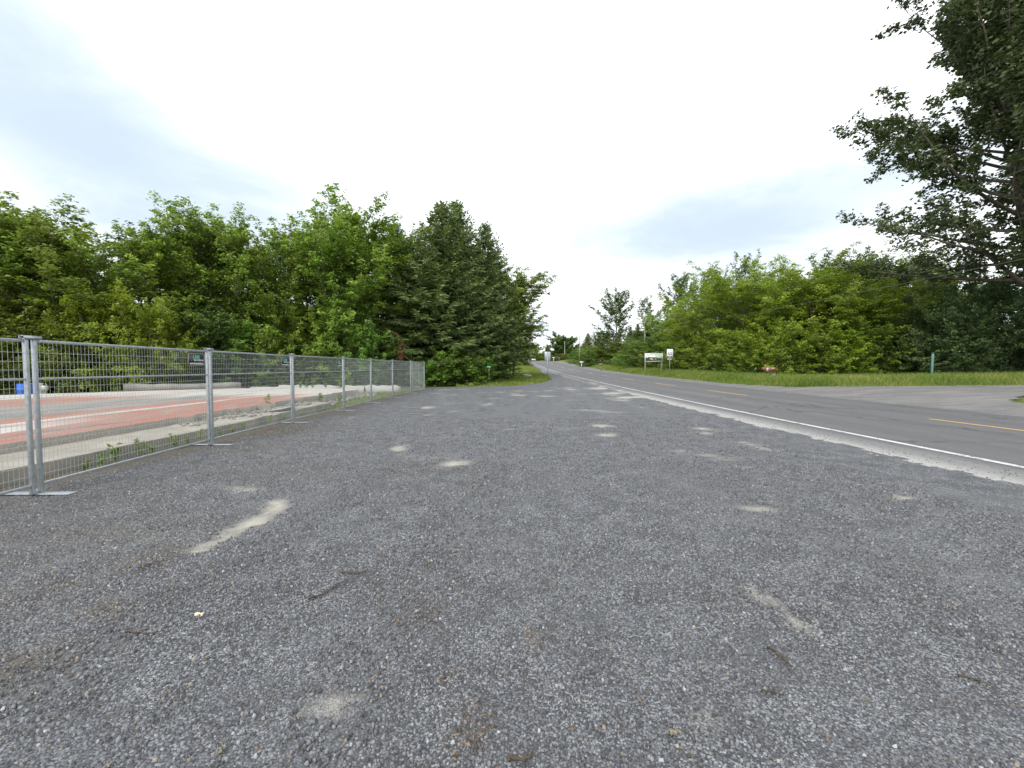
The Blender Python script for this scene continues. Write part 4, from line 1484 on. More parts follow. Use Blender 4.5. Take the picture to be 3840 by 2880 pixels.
db.tube([np.array([0, 0.6, 0.5]), np.array([0, 0.1, 0.1]), np.array([0, 0, -1.6])], [0.03, 0.025, 0.008], 4)
o = link('dead_branch', db.mesh('dead_branch'), s_main, M['dead'])
o.location = loc
o['label'] = 'dead brown drooping branch'
for i, (px, y, py, rd, lb) in enumerate([(1610, 32.3, 1335, 1.7, 'bright leafy shrub right behind the fence corner'), (1680, 32.9, 1300, 2.0, 'bright big-leaved shrub under the spruces'),
                                         (1755, 33.2, 1325, 1.9, 'bright shrub left of the green number post'), (1805, 35.3, 1325, 1.7, 'bright shrub left behind the green number post'),
                                         (1850, 41, 1330, 1.9, 'green shrub at the right foot of the spruces'), (1872, 47, 1270, 2.4, 'taller shrub between the spruces and the roadside maple'), (1560, 33.5, 1345, 1.6, 'low green shrub seen through the far fence corner')]):
    plant('shrub', i % 2, px, y, ztop(py, y), lb, rd, 'shrubs under the spruces')

# right-hand side
G_R = 'yellow-green trees across the road'
right_front = [(2484, 74, 1172, 6.1, 'leaf_shrub', 'rounded mid green tree above the picture board'), (2590, 60, 1095, 6.6, None, 'yellow-green tree above the speed sign'), (2715, 52, 1005, 6.8, None, 'big yellow-green tree right of the speed sign'),
               (2850, 45, 980, 6.6, None, 'big yellow-green tree above and left of the wooden mailbox'), (2960, 41, 960, 6.3, None, 'tallest yellow-green tree above the wooden mailbox'), (3075, 38, 980, 5.9, None, 'yellow-green tree right of the wooden mailbox'),
               (3180, 36.5, 1070, 5.1, None, 'lower yellow-green tree left of the green marker post'), (3330, 37, 1050, 5.1, None, 'yellow-green tree behind the green marker post'), (3480, 38, 990, 5.4, 'leaf_maple', 'mid green tree left of the big poplar'),
               (2400, 69, 1262, 4.6, 'leaf_shrub', 'green tree in front of the near utility pole foot'), (2335, 92, 1265, 5.6, 'leaf_olive', 'olive tree left of the near utility pole'), (2268, 108, 1285, 5.6, 'leaf_maple', 'green tree above the brown roadside mailbox')]
for i, (px, y, py, rd, mt, lb) in enumerate(right_front):
    plant('boxelder', i % 3, px, y, ztop(py, y), lb, rd, G_R, mt, xoff=0.0)
for i, (px, y, py, mt) in enumerate([(2420, 98, 1230, 'leaf_dark'), (2500, 86, 1160, 'leaf_maple'), (2600, 72, 1080, 'leaf_maple'), (2700, 63, 1040, 'leaf_dark'), (2800, 56, 1010, 'leaf_maple'), (2900, 52, 1000, 'leaf_maple'), (3010, 48, 990, 'leaf_maple'), (3110, 46, 1000, 'leaf_dark'), (3200, 46, 1030, 'leaf_maple'), (3440, 46, 1010, 'leaf_dark')]):
    plant('boxelder', (i + 1) % 3, px, y, ztop(py + 12, y), 'back-row tree across the road, %s from its far end' % ORD[i], 7.0, 'back row across the road', mt)
low = [(2450, 64, 1285, 3.2, None), (2550, 55, 1270, 3.2, None), (2650, 48, 1240, 3.0, 'leaf_boxelder'), (2745, 42, 1240, 2.8, None), (2830, 38, 1225, 2.7, 'leaf_boxelder'), (2950, 34.5, 1190, 2.5, 'leaf_boxelder'),
       (3060, 33.5, 1225, 2.4, None), (3150, 33, 1230, 2.4, 'leaf_boxelder'), (3260, 33.5, 1190, 2.4, None), (3350, 33.5, 1170, 2.5, 'leaf_dark'), (2350, 78, 1310, 3.0, None), (2275, 98, 1325, 3.2, 'leaf_olive')]
for i, (px, y, py, rd, mt) in enumerate(low):
    plant('lilac', i % 2, px, y, ztop(py, y), 'understory shrub across the road, %s from the right' % ORD[[10, 9, 8, 7, 6, 5, 4, 3, 2, 1, 11, 12][i] - 1], rd, 'understory across the road', mt or 'leaf_maple', xoff=0.0)
for i, (px, y, py, rd, lb) in enumerate([(3480, 31.5, 1120, 2.6, 'dark glossy lilac bush behind the green marker post'), (3590, 31.5, 1060, 3.0, 'tall dark lilac bush right of the green marker post'), (3700, 31.5, 980, 3.2, 'tallest dark lilac bush beside the driveway'),
                                         (3820, 31.0, 1040, 3.2, 'dark lilac bush cut off by the right edge of the photo'), (3640, 30.0, 1210, 2.2, 'low dark lilac bush in front of the taller ones'), (3770, 29.8, 1180, 2.3, 'low dark lilac bush at the driveway end'),
                                         (3540, 30.2, 1260, 1.9, 'small dark lilac bush right beside the marker post'), (3900, 29.5, 1150, 2.6, 'dark lilac bush just outside the right edge')]):
    plant('lilac', i % 2, px, y, ztop(py, y), lb, rd, 'dark bushes beside the driveway')
plant('poplar', 0, 3885, 28.5, 33.5, 'very tall dark poplar towering over the right edge of the photo', 10.3, rot=R(200))
for i, (px, y, py, mt, lb) in enumerate([(3245, 45, 935, 'leaf_dark', 'dark round tree behind the yellow-green trees, left of the poplar'), (3400, 44, 925, 'leaf_maple', 'green tree behind the bushes, left of the poplar'),
                                         (3560, 43, 955, 'leaf_maple', 'green tree right behind the lilac bushes')]):
    plant('maple', i, px, y, ztop(py, y), lb, 4.2, 'trees behind the driveway bushes', mt)
for i, (px, y, py, vr, rd, lb) in enumerate([(2312, 96, 1078, 0, 5.0, 'tall open ash tree alone against the sky'), (2440, 92, 1110, 1, 4.4, 'thin open ash behind the near utility pole'), (2545, 84, 1022, 0, 4.2, 'tall ash behind the yellow-green trees, left of a pair'),
                                             (2630, 80, 1005, 1, 4.2, 'tall ash behind the yellow-green trees, right of a pair'), (2765, 68, 962, 1, 4.0, 'dark ash top peeking above the yellow-green trees'), (3120, 52, 950, 1, 4.0, 'thin ash with bare twigs above the right-hand trees')]):
    plant('ash', vr, px, y, ztop(py, y), lb, rd, 'open ash trees behind')
far = [('oak', 0, 2117, 195, 1246, 8.5, None, 'big round dark tree on the crest beyond the far pole'), ('spruce', 1, 2052, 190, 1292, 3.2, None, 'small dark spruce left of the round crest tree'),
       ('spruce', 0, 2203, 150, 1250, 4.5, None, 'dark spruce right of the round crest tree'), ('boxelder', 0, 2172, 118, 1305, 4.0, 'leaf_shrub', 'light green tree behind the white mailbox'),
       ('boxelder', 1, 2215, 100, 1300, 4.2, 'leaf_maple', 'green tree right of the white mailbox'), ('lilac', 0, 2198, 92, 1338, 2.8, 'leaf_dark', 'dark bush beside the white mailbox'),
       ('lilac', 1, 2104, 142, 1324, 4.6, 'leaf_olive', 'low round bush by the far utility pole'), ('maple', 1, 2014, 262, 1296, 6.0, 'leaf_boxelder', 'yellow-green tree behind the white car on the crest'),
       ('maple', 0, 1925, 100, 1235, 4.4, None, 'green tree beside the road left of the crest'), ('oak', 0, 2045, 300, 1318, 9.0, None, 'dark tree far behind the car'),
       ('maple', 2, 1962, 150, 1290, 4.0, 'leaf_maple', 'small green tree left of the car at the crest'), ('oak', 0, 2150, 240, 1290, 9.0, None, 'dark tree beyond the far utility pole'), ('spruce', 1, 2240, 125, 1268, 3.6, None, 'spruce behind the green roadside trees'),
       ('spruce', 0, 2395, 85, 1215, 3.0, None, 'small pointed spruce behind the near utility pole'), ('spruce', 1, 2365, 92, 1225, 2.8, None, 'small spruce left of the near utility pole'),
       ('ash', 0, 2250, 130, 1240, 3.6, None, 'thin dark tree beyond the open ash'), ('maple', 2, 2290, 100, 1225, 4.5, 'leaf_dark', 'dark tree at the foot of the tall open ash'), ('maple', 0, 2420, 78, 1225, 4.2, 'leaf_dark', 'dark tree right behind the near utility pole'),
       ('lilac', 1, 2145, 108, 1345, 1.8, 'leaf_shrub', 'low grassy bush on the far verge before the crest')]
for kd, vr, px, y, py, rd, mt, lb in far:
    plant(kd, vr, px, y, ztop(py, y), lb, rd, 'distant roadside trees', mt)

# --- undergrowth that reads as one mass below the trees
def undergrowth(name, path, depth, hmax, n, mat, label, seed, leaf=0.22):
    rg = np.random.default_rng(seed)
    path = np.array(path, float)
    seg = np.linalg.norm(np.diff(path, axis=0), axis=1)
    cum = np.concatenate([[0], np.cumsum(seg)])
    u = rg.random(n) * cum[-1]
    x = np.interp(u, cum, path[:, 0])
    y = np.interp(u, cum, path[:, 1])
    dx_ = np.interp(u, cum[1:], np.diff(path[:, 0]) / seg)
    dy_ = np.interp(u, cum[1:], np.diff(path[:, 1]) / seg)
    d_ = rg.random(n) * depth
    x, y = x + dy_ * d_, y - dx_ * d_
    hz = hmax * (0.35 + 0.9 * fbm(x * 0.45, y * 0.45, seed)) * (0.45 + 0.55 * np.clip(d_ / depth * 2, 0, 1))
    z = H(x, y) - 0.05 + hz * rg.random(n) ** 0.75
    tint = np.clip(0.45 + 1.0 * (fbm(x * 0.8, y * 0.8 + z, seed + 3) - 0.5) + rg.normal(0, 0.15, n), 0, 1)
    v, tri, tn = leaves(np.column_stack([x, y, z]), leaf * rg.uniform(0.6, 1.3, n), rg, 1.0, None, 0.65, tint)
    o = link(name, np_mesh(name, v, [tri], {'tint': tn}), None, M[mat])
    return tag(o, label, 'undergrowth', kind='stuff')


undergrowth('undergrowth', [(-40, 22), (-26, 23.5), (-20, 26), (-12, 30), (-6, 34)], -9.0, 3.0, 52000, 'leaf_dark', 'dark leafy undergrowth below the trees behind the slab', 61)
undergrowth('undergrowth', [(42, 33), (24, 33), (22.2, 36), (22.0, 60), (20.5, 100), (19.0, 130)], 9.0, 3.2, 60000, 'leaf_dark', 'dark leafy undergrowth below the trees across the road', 62)

undergrowth('distant_woods', [(-60, 262), (0, 300), (30, 330), (90, 300), (160, 240)], -30.0, 11.0, 26000, 'leaf_dark', 'distant dark woods beyond the road crest', 63, 1.1)
undergrowth('distant_woods', [(75, 34), (55, 50), (45, 75), (38, 110), (34, 170)], 25.0, 8.0, 26000, 'leaf_dark', 'dense woods behind the trees across the road', 64, 0.7)
undergrowth('distant_woods', [(-70, 20), (-45, 34), (-25, 44), (-8, 52)], -20.0, 8.0, 26000, 'leaf_dark', 'dense woods behind the trees left of the spruces', 65, 0.6)

# --- grass
def grass(name, x, y, h, w, label, seed, z_off=-0.08, mat='grass'):
    rg = np.random.default_rng(seed)
    n = len(x)
    z = H(x, y) + z_off
    a = rg.uniform(0, 2 * np.pi, n)
    lean = rg.uniform(0.1, 0.6, n) * h
    la = rg.uniform(0, 2 * np.pi, n)
    dx_, dy_ = np.cos(a) * w / 2, np.sin(a) * w / 2
    lx_, ly_ = np.cos(la) * lean, np.sin(la) * lean
    o_ = np.zeros(n)
    V = np.stack([np.stack([x - dx_, y - dy_, z], -1), np.stack([x + dx_, y + dy_, z], -1),
                  np.stack([x + dx_ * .8 + lx_ * .35, y + dy_ * .8 + ly_ * .35, z + h * .6], -1), np.stack([x - dx_ * .8 + lx_ * .35, y - dy_ * .8 + ly_ * .35, z + h * .6], -1),
                  np.stack([x + lx_, y + ly_, z + h], -1)], 1).reshape(-1, 3)
    i = (np.arange(n) * 5)[:, None]
    tint = np.clip(0.45 + 0.9 * (fbm(x * 0.5, y * 0.5, seed) - 0.5) + rg.normal(0, 0.27, n), 0, 1)
    o = link(name, np_mesh(name, V, [i + np.array([[0, 1, 2, 3]]), i + np.array([[3, 2, 4]])], {'tint': np.repeat(tint, 5)}), None, M[mat])
    return tag(o, label, 'grass', kind='stuff')


rg = np.random.default_rng(9)
n = 70000
y = 26 * np.exp(rg.random(n) * math.log(140 / 26))
s_ = rg.uniform(5.9, 11.5, n) + 0.6 * (fbm(y * 0.5, y * 0 + 3, 2) - 0.5)
x = road_x(y) + s_
edge_drive = np.interp(x, [p[0] for p in drv] + [60], [p[1] for p in drv] + [yb_drive + 0.5])
ok = (y > edge_drive + 0.1)
x, y, s_ = x[ok], y[ok], s_[ok]
h = (0.10 + 0.50 * sstep(6.1, 8.0, s_)) * rg.uniform(0.6, 1.25, len(x)) * (1 - 0.45 * sstep(60, 110, y))
grass('verge_grass', x, y, h, 0.014 + 0.00045 * y, 'tall green roadside grass below the trees across the road', 5)
n = 42000
x = rg.uniform(18.5, 44, n)
e_ = np.interp(x, [p[0] for p in drv] + [60], [p[1] for p in drv] + [yb_drive + 0.5])
d_ = 5.0 * rg.random(n) ** 1.3
y = e_ + d_ + 0.3 * (fbm(x, x * 0, 4) - 0.5)
h = (0.07 + 0.62 * sstep(0.3, 1.6, d_)) * rg.uniform(0.55, 1.2, n)
grass('bank_grass', x, y, h, 0.024, 'tall green grass between the gravel driveway and the dark bushes', 6)
n = 9000
x = 19.3 + 26 * rg.random(n) ** 1.2
y = rg.uniform(9, 17, n)
ok = ~in_poly(x, y, drv_poly) & (y < 17) & (x > 18.2)
grass('driveway_grass', x[ok], y[ok], rg.uniform(0.05, 0.16, ok.sum()), 0.02, 'short olive grass at the near corner of the driveway', 7)
# near side: mound between the lot and the road bend
n = 90000
y = 30 * np.exp(rg.random(n) * math.log(130 / 30))
x = rg.uniform(-9, 7.5, n) * 1.0
ok = ~in_poly(x, y, lot_poly) & (x < road_x(y) - 5.9 + 0.5 * (fbm(y, y * 0, 8) - 0.5)) & (x > -0.14 * y)
ok &= ~((np.abs(y - t0[1]) < 1.2))
x, y = x[ok], y[ok]
h = (0.09 + 0.22 * fbm(x * 0.6, y * 0.4, 19)) * rg.uniform(0.6, 1.3, len(x))
grass('mound_grass', x, y, h, 0.014 + 0.0005 * y, 'mown green grass mound between the lot and the road', 8)
n = 5200
y = rg.uniform(13, 27, n)
x = -6.35 - 1.7 * rg.random(n) * np.clip((y - 12) / 6, 0.1, 1)
grass('fence_grass', x, y, rg.uniform(0.04, 0.20, n) * np.clip((y - 11) / 6, 0.3, 1), 0.018, 'patchy weeds and grass along the far fence foot', 9)

# weeds: countable plants
WEED = []
for i in range(4):
    rg = np.random.default_rng(700 + i)
    st = Acc()
    P, A, T = [], [], []
    nst = 4 if i < 2 else 2
    for k in range(nst):
        d = np.array([rg.normal(0, .3), rg.normal(0, .3), 1])
        pl = bend(np.array([rg.normal(0, .02), rg.normal(0, .02), -.02]), d, rg.uniform(.7, 1.0), 4, np.zeros(3), rg, 0.08)
        st.tube(pl, [.012, .01, .008, .006, .004], 4, False)
        for j in range(20):
            u = rg.uniform(0.2, 1)
            p, _ = sample(pl, u)
            ph = rg.uniform(0, 6.28)
            o_ = np.array([math.cos(ph), math.sin(ph), 0.25])
            P.append(p + o_ * 0.10 * (1.2 - 0.5 * u))
            A.append(o_)
            T.append(0.5 + rg.normal(0, 0.2))
    P, A, T = np.array(P), np.array(A), np.clip(np.array(T), 0, 1)
    v, tri, tint = leaves(P, rg.uniform(.16, .30, len(P)), rg, 0.9, None, 0.42 if i % 2 else 0.6, T, along=A * 2)
    WEED.append((st.mesh('weed_stem', True), np_mesh('weed_leaves', v, [tri], {'tint': tint})))
for a, b_ in WEED:
    a.materials.append(M['weed'])
    b_.materials.append(M['weed'])


def weed(x, y, z, h, w, var, label, group):
    t = thing('weed', label, 'weed', (x, y, z), random.uniform(0, 6.28), group)
    t.scale = (w, w, h)
    link('stem', WEED[var][0], t)
    link('leaves', WEED[var][1], t)


wl = [(300, 1740, .26), (362, 1722, .30), (425, 1690, .48), (515, 1672, .44), (560, 1685, .26), (650, 1660, .40), (695, 1652, .28), (742, 1632, .36), (820, 1625, .30), (870, 1618, .26), (905, 1612, .34), (1003, 1583, .34), (1060, 1575, .30), (1130, 1562, .24), (1215, 1540, .3)]
for i, (px, py, h) in enumerate(wl):
    xx = -6.30 - 0.02 * i
    y = xx * FPX / (px - 1920)
    weed(xx, y, float(H(xx, y)) - 0.01, h * 0.8, h * 0.72, i % 4, 'leafy green weed at the fence foot, %s counted from the nearest post' % ORD[i], 'weeds at the fence foot')
for i, (px, py, y, h) in enumerate([(1125, 1450, 22.9, .5), (1150, 1450, 22.9, .55), (1170, 1446, 22.8, .62), (1220, 1452, 22.9, .42), (1278, 1450, 22.9, .55), (1367, 1448, 23.0, .5), (1000, 1560, 13.0, .5), (1203, 1500, 15.6, .6), (1270, 1520, 14.8, .45)]):
    x = (px - 1920) / FPX * y
    zz = 0.33 if y > 20 and x < -9.0 else (0.18 if y < 15 else 0.0)
    weed(x, y, zz, h, h * 0.8, (i + 1) % 4, 'pale green weed growing out of the broken slab, %s from the left' % ORD[[1, 2, 3, 5, 7, 8, 0, 4, 6][i]], 'weeds on the broken slab')

# ------------------------------------------------------------------ signs across the road
def post_box(a, x, y, z0, z1, w):
    return a.box((x, y, (z0 + z1) / 2), (w, w, z1 - z0))


c = at(2451, 1340, 52)
bz = float(H(c[0], 52)) - 0.1
bd_ = thing('picture_board', 'pale green and dark picture board on two timber posts', 'sign board', (c[0], 52, bz), R(-6))
zb, zt = at(2451, 1356, 52)[2] - bz, at(2451, 1324, 52)[2] - bz
W = 2.25
for sx_ in (-1, 1):
    o = link('post', Acc().box((sx_ * (W / 2 - 0.09), 0.09, (zb + 0.4) / 2 - 0.05), (0.16, 0.14, zb + 0.5)).mesh('post'), bd_, M['wood_post'])
    bevel(o, 0.012, 1)
bo = link('board', Acc().box((0, 0, (zb + zt) / 2), (W, 0.035, zt - zb)).mesh('board'), bd_, M['board_green'])
hb = zt - zb
link('frame', Acc().box((0, -0.022, zt - 0.02), (W, 0.012, 0.04)).box((0, -0.022, zb + 0.02), (W, 0.012, 0.04)).box((-W / 2 + .02, -0.022, (zb + zt) / 2), (.04, 0.010, hb - .09)).box((W / 2 - .02, -0.022, (zb + zt) / 2), (.04, 0.010, hb - .09)).mesh('frame'), bo, M['white_ink'])
# lower picture: dark tree silhouettes, pale animals
rgp = np.random.default_rng(2)
tops = [(x_, zb + hb * (0.50 + 0.035 * rgp.normal() - (0.10 if 0.45 < x_ < 0.95 else 0))) for x_ in np.linspace(-W / 2 + .13, W / 2 - .13, 26)]
pv_ = [(x_, -0.022, z_) for x_, z_ in tops] + [(x_, -0.022, zb + hb * (0.10 + 0.05 * math.sin(x_ * 2.2))) for x_, z_ in tops]
m_ = len(tops)
link('picture', np_mesh('picture', pv_, [[(i, m_ + i, m_ + i + 1, i + 1) for i in range(m_ - 1)]]), bo, M['board_dark'])
an_ = Acc()
for cx_, cz_, rx_, rz_ in ((-0.32, 0.32, 0.24, 0.05), (-0.2, 0.25, 0.10, 0.07), (0.24, 0.30, 0.11, 0.045), (0.02, 0.28, 0.03, 0.05)):
    p = [(cx_ + rx_ * math.cos(a), -0.025, zb + hb * cz_ + rz_ * math.sin(a) * (1.2 if a < 3.14 else 0.8)) for a in np.linspace(0, 6.28, 14, endpoint=False)]
    an_.add([(cx_, -0.025, zb + hb * cz_)] + p, None, [(0, 1 + i, 1 + (i + 1) % 14) for i in range(14)])
link('print', an_.mesh('print'), bo, M['board_cream'])
pr_ = Acc()
for i in range(22):
    pr_.box((-W / 2 + 0.22 + i * 0.095, -0.0215, zb + hb * 0.80), (0.05 + 0.03 * (i % 3 == 0), 0.004, 0.10 + 0.03 * ((i * 7) % 4 == 0)))
for i in range(7):
    pr_.box((-0.3 + i * 0.1, -0.0215, zb + hb * (0.91 + 0.01 * math.sin(i / 6 * math.pi))), (0.07, 0.004, 0.035))
link('print', pr_.mesh('print'), bo, M['alu'])

c = at(2512, 1340, 47)
bz = float(H(c[0], 47)) - 0.1
sp_ = thing('speed_sign', 'white speed limit sign reading 60 on a steel post', 'road sign', (c[0], 47, bz), R(-10))
zt_, zm_, zl_ = at(2512, 1309, 47)[2] - bz, at(2512, 1342, 47)[2] - bz, at(2512, 1350.5, 47)[2] - bz
o = link('post', Acc().tube([(0, 0.04, -0.1), (0, 0.04, zt_ - 0.1)], 0.035, 10).mesh('post', True), sp_, M['alu'])
pl_ = bevel(link('sign_plate', Acc().box((0, 0, (zt_ + zm_) / 2), (0.67, 0.008, zt_ - zm_)).mesh('sign_plate'), sp_, M['sign_white']), 0.002, 1)
hh_ = zt_ - zm_
bd2 = Acc().box((0, -0.006, zm_ + hh_ * 0.10), (0.60, 0.003, hh_ * 0.17))
band = link('black_band', bd2.mesh('black_band'), pl_, M['sign_black'])
place_text('lettering', 'MAXIMUM', 0.075, 0.46, (0, -0.0065, zt_ - hh_ * 0.13), pl_, M['sign_black'], F_CAM, 0.0)
place_text('lettering', '60', 0.38, 0.47, (0, -0.0065, zm_ + hh_ * 0.50), pl_, M['sign_black'], F_CAM, 0.0)
place_text('lettering', 'km/h', 0.12, 0.32, (0, -0.0095, zm_ + hh_ * 0.10), pl_, M['sign_white'], F_CAM)
p2 = bevel(link('tab_plate', Acc().box((0, 0, (zl_ + zm_) / 2 - 0.01), (0.67, 0.008, zm_ - zl_ - 0.02)).mesh('tab_plate'), sp_, M['sign_black']), 0.002, 1)
p2['label'] = 'black tab reading BEGINS'
place_text('lettering', 'BEGINS', 0.14, 0.55, (0, -0.0065, (zl_ + zm_) / 2 - 0.01), p2, M['sign_white'], F_CAM)

# sign seen from behind, on the near side
c = ground_at(2053, 1424)
bs = thing('road_sign', 'grey back of a road sign on a thin post by the grass mound', 'road sign', (c[0], c[1], c[2] - 0.05), R(3))
zt_ = at(2053, 1319, c[1])[2] - c[2]
zl_ = at(2053, 1353, c[1])[2] - c[2]
o = link('post', Acc().box((0, -0.03, (zt_ - 0.05) / 2), (0.05, 0.035, zt_)).mesh('post'), bs, M['zinc'])
o = link('sign_plate', Acc().box((0, 0, (zt_ + zl_) / 2 + 0.05), (0.60, 0.006, zt_ - zl_)).mesh('sign_plate'), bs, M['alu'])
bevel(o, 0.002, 1)
for z in (0.2, 0.8):
    link('bolt', Acc().box((0, -0.052, zl_ + (zt_ - zl_) * z + 0.05), (0.02, 0.012, 0.02)).mesh('bolt'), bs, M['zinc'])

c = ground_at(1834, 1441)
ns_ = thing('number_post', 'thin post with a small green number blade by the shrubs', 'number post', (c[0], c[1], c[2] - 0.05))
zt_ = at(1834, 1373, c[1])[2] - c[2]
link('post', Acc().box((0, 0, zt_ / 2), (0.035, 0.035, zt_ + 0.02)).mesh('post'), ns_, M['pole_wood'])
link('blade', Acc().box((-0.02, -0.022, zt_ - 0.03), (0.34, 0.006, 0.14)).mesh('blade'), ns_, M['green_ink'])

# pale rock on the mound
c = ground_at(1976, 1413)
bmr = bmesh.new()
bmesh.ops.create_icosphere(bmr, subdivisions=2, radius=0.5)
for v in bmr.verts:
    v.co += Vector((random.uniform(-.06, .06), random.uniform(-.06, .06), random.uniform(-.05, .05)))
    v.co.z = max(v.co.z, -0.2) * 0.55
    v.co.x *= 1.1
me = bpy.data.meshes.new('rock')
bmr.to_mesh(me)
bmr.free()
o = link('rock', me, None, M['concrete_white'])
o.location = (c[0], c[1], c[2] + 0.08)
tag(o, 'pale flat rock lying on the grass mound', 'rock')

# green marker post
c = at(3495, 1390, 28.6)
gz_ = float(H(c[0], 28.6)) - 0.1
mp = thing('marker_post', 'teal plastic marker post in the tall grass by the driveway', 'marker post', (c[0], 28.6, gz_))
zt_ = at(3495, 1322, 28.6)[2] - gz_
o = link('post', Acc().box((0, 0, zt_ / 2 - 0.06), (0.13, 0.09, zt_ - 0.12)).mesh('post'), mp, M['teal'])
bevel(o, 0.02, 2)
o = link('cap', Acc().box((0, 0, zt_ - 0.06), (0.15, 0.11, 0.12), None, 0.8).mesh('cap'), mp, M['teal_dark'])
bevel(o, 0.015, 2)
link('reflector', Acc().box((0, -0.048, zt_ - 0.19), (0.10, 0.006, 0.05)).mesh('reflector'), mp, M['white_plastic'])
# thin stake
c = at(2834, 1400, 31.5)
gz_ = float(H(c[0], 31.5)) - 0.1
sk = thing('stake', 'thin black stake with a white tip left of the wooden mailbox', 'stake', (c[0], 31.5, gz_))
zt_ = at(2834, 1382, 31.5)[2] - gz_
link('rod', Acc().tube([(0, 0, -0.1), (0, 0, zt_)], 0.018, 6).mesh('rod'), sk, M['black'])
link('tip', Acc().box((0, 0, zt_ + 0.02), (0.05, 0.05, 0.05)).mesh('tip'), sk, M['white_plastic'])

# ------------------------------------------------------------------ mailboxes
c = at(2890, 1390, 31.0)
gz_ = float(H(c[0], 31.0)) - 0.1
mb = thing('mailbox', 'red-brown wooden mailbox with a grey newspaper tube on a timber post', 'mailbox', (c[0], 31.0, gz_), R(6))
mb.scale = (1.15, 1.1, 1.0)
zb_, zt_ = at(2890, 1391, 31)[2] - gz_, at(2890, 1373, 31)[2] - gz_
px_ = 31.0 / FPX
pts2 = [(-0.145, 0), (0.145, 0), (0.145, 0.18), (0.10, 0.27), (0, 0.30), (-0.10, 0.27), (-0.145, 0.18)]
v = [(-0.29, y_, zb_ + z_) for y_, z_ in pts2] + [(0.29, y_, zb_ + z_) for y_, z_ in pts2]
n7 = len(pts2)
bx_ = Acc().add(v, [(i, (i + 1) % n7, n7 + (i + 1) % n7, n7 + i) for i in range(n7)], [(0, i + 1, i) for i in range(1, n7 - 1)] + [(n7, n7 + i, n7 + i + 1) for i in range(1, n7 - 1)])
o = link('box', bx_.mesh('box'), mb, M['wood_red'])
link('door', Acc().box((-0.30, 0, zb_ + 0.13), (0.014, 0.25, 0.24)).mesh('door'), o, M['pinkred'])
link('label_plate', Acc().box((0.06, -0.150, zb_ + 0.20), (0.17, 0.006, 0.055)).mesh('label_plate'), o, M['white_plastic'])
link('flag', Acc().box((-0.38, -0.10, zt_ + 0.01), (0.02, 0.012, 0.22)).box((-0.36, -0.10, zt_ + 0.09), (0.05, 0.014, 0.05)).mesh('flag'), mb, M['pinkred'])
tb = link('newspaper_tube', Acc().box((-0.46, 0.0, zb_ + 0.16), (0.20, 0.26, 0.26)).mesh('newspaper_tube'), mb, M['wood_red'])
link('tube_front', Acc().box((-0.36, -0.165, zb_ + 0.10), (0.14, 0.05, 0.27), Matrix.Rotation(R(8), 3, 'Y')).mesh('tube_front'), tb, M['paper'])
link('shelf', Acc().box((-0.06, 0, zb_ - 0.03), (0.78, 0.22, 0.05)).mesh('shelf'), mb, M['wood_post'])
link('arm', Acc().box((0.03, 0, zb_ - 0.12), (0.62, 0.10, 0.11)).mesh('arm'), mb, M['wood_post'])
for dx_ in (0.14, 0.27):
    link('post', Acc().box((dx_, 0.01, (zb_ - 0.18) / 2 - 0.05), (0.085 + 0.03 * (dx_ > .2), 0.10, zb_ - 0.08)).mesh('post'), mb, M['wood_post'])


def small_mailbox(px, py, y, label, mat, wid):
    c = at(px, py, y)
    g0 = float(H(c[0], y)) - 0.08
    t = thing('mailbox', label, 'mailbox', (c[0], y, g0), R(5), 'small mailboxes far along the road')
    link('post', Acc().box((0, 0, 0.5), (0.14, 0.12, 1.1)).mesh('post'), t, M['wood_post'] if mat != 'white_plastic' else M['white_plastic'])
    z = 1.05
    prof = [(-0.15, 0), (0.15, 0), (0.15, 0.18), (0.09, 0.30), (-0.09, 0.30), (-0.15, 0.18)]
    v = [(-wid / 2, a, z + b) for a, b in prof] + [(wid / 2, a, z + b) for a, b in prof]
    link('box', Acc().add(v, [(i, (i + 1) % 6, 6 + (i + 1) % 6, 6 + i) for i in range(6)], [(0, i + 1, i) for i in range(1, 5)] + [(6, 6 + i, 7 + i) for i in range(1, 5)]).mesh('box'), t, M[mat])
    link('flag', Acc().box((wid * 0.3, -0.17, z + 0.3), (0.03, 0.02, 0.2)).mesh('flag'), t, M['pinkred'])


small_mailbox(2181, 1366, 88, 'white mailbox on a white post beside the dark bush', 'white_plastic', 0.75)
small_mailbox(2254, 1370, 72, 'low brown and white mailbox left of the picture board', 'wood_post', 0.75)
small_mailbox(2076, 1350, 130, 'small white mailbox on the crest, left of a pair', 'white_plastic', 0.7)
small_mailbox(2097, 1350, 128, 'small brown mailbox on the crest, right of a pair', 'wood_post', 0.7)

# ------------------------------------------------------------------ poles and wires
def pole(px, y, py_top, label, arm=True):
    x = (px - 1920) / FPX * y
    g0 = float(H(x, y)) - 0.2
    zt = ztop(py_top, y)
    t = thing('utility_pole', label, 'utility pole', (x, y, g0), 0, 'utility poles')
    h = zt - g0
    link('shaft', Acc().tube([(0, 0, 0), (0.02, 0, h * 0.5), (0, 0, h)], [0.17, 0.15, 0.12], 10).mesh('shaft', True), t, M['pole_wood'])
    link('insulator', Acc().lathe([(0, 0), (0.05, 0), (0.07, 0.06), (0.04, 0.1), (0.05, 0.16), (0, 0.18)], (0, 0, h), 8).mesh('insulator'), t, M['alu'])
    if arm:
        link('bracket', Acc().box((-0.10, -0.12, h - 1.9), (0.25, 0.10, 0.08)).mesh('bracket'), t, M['alu'])
    return Vector((x, y, g0)), h


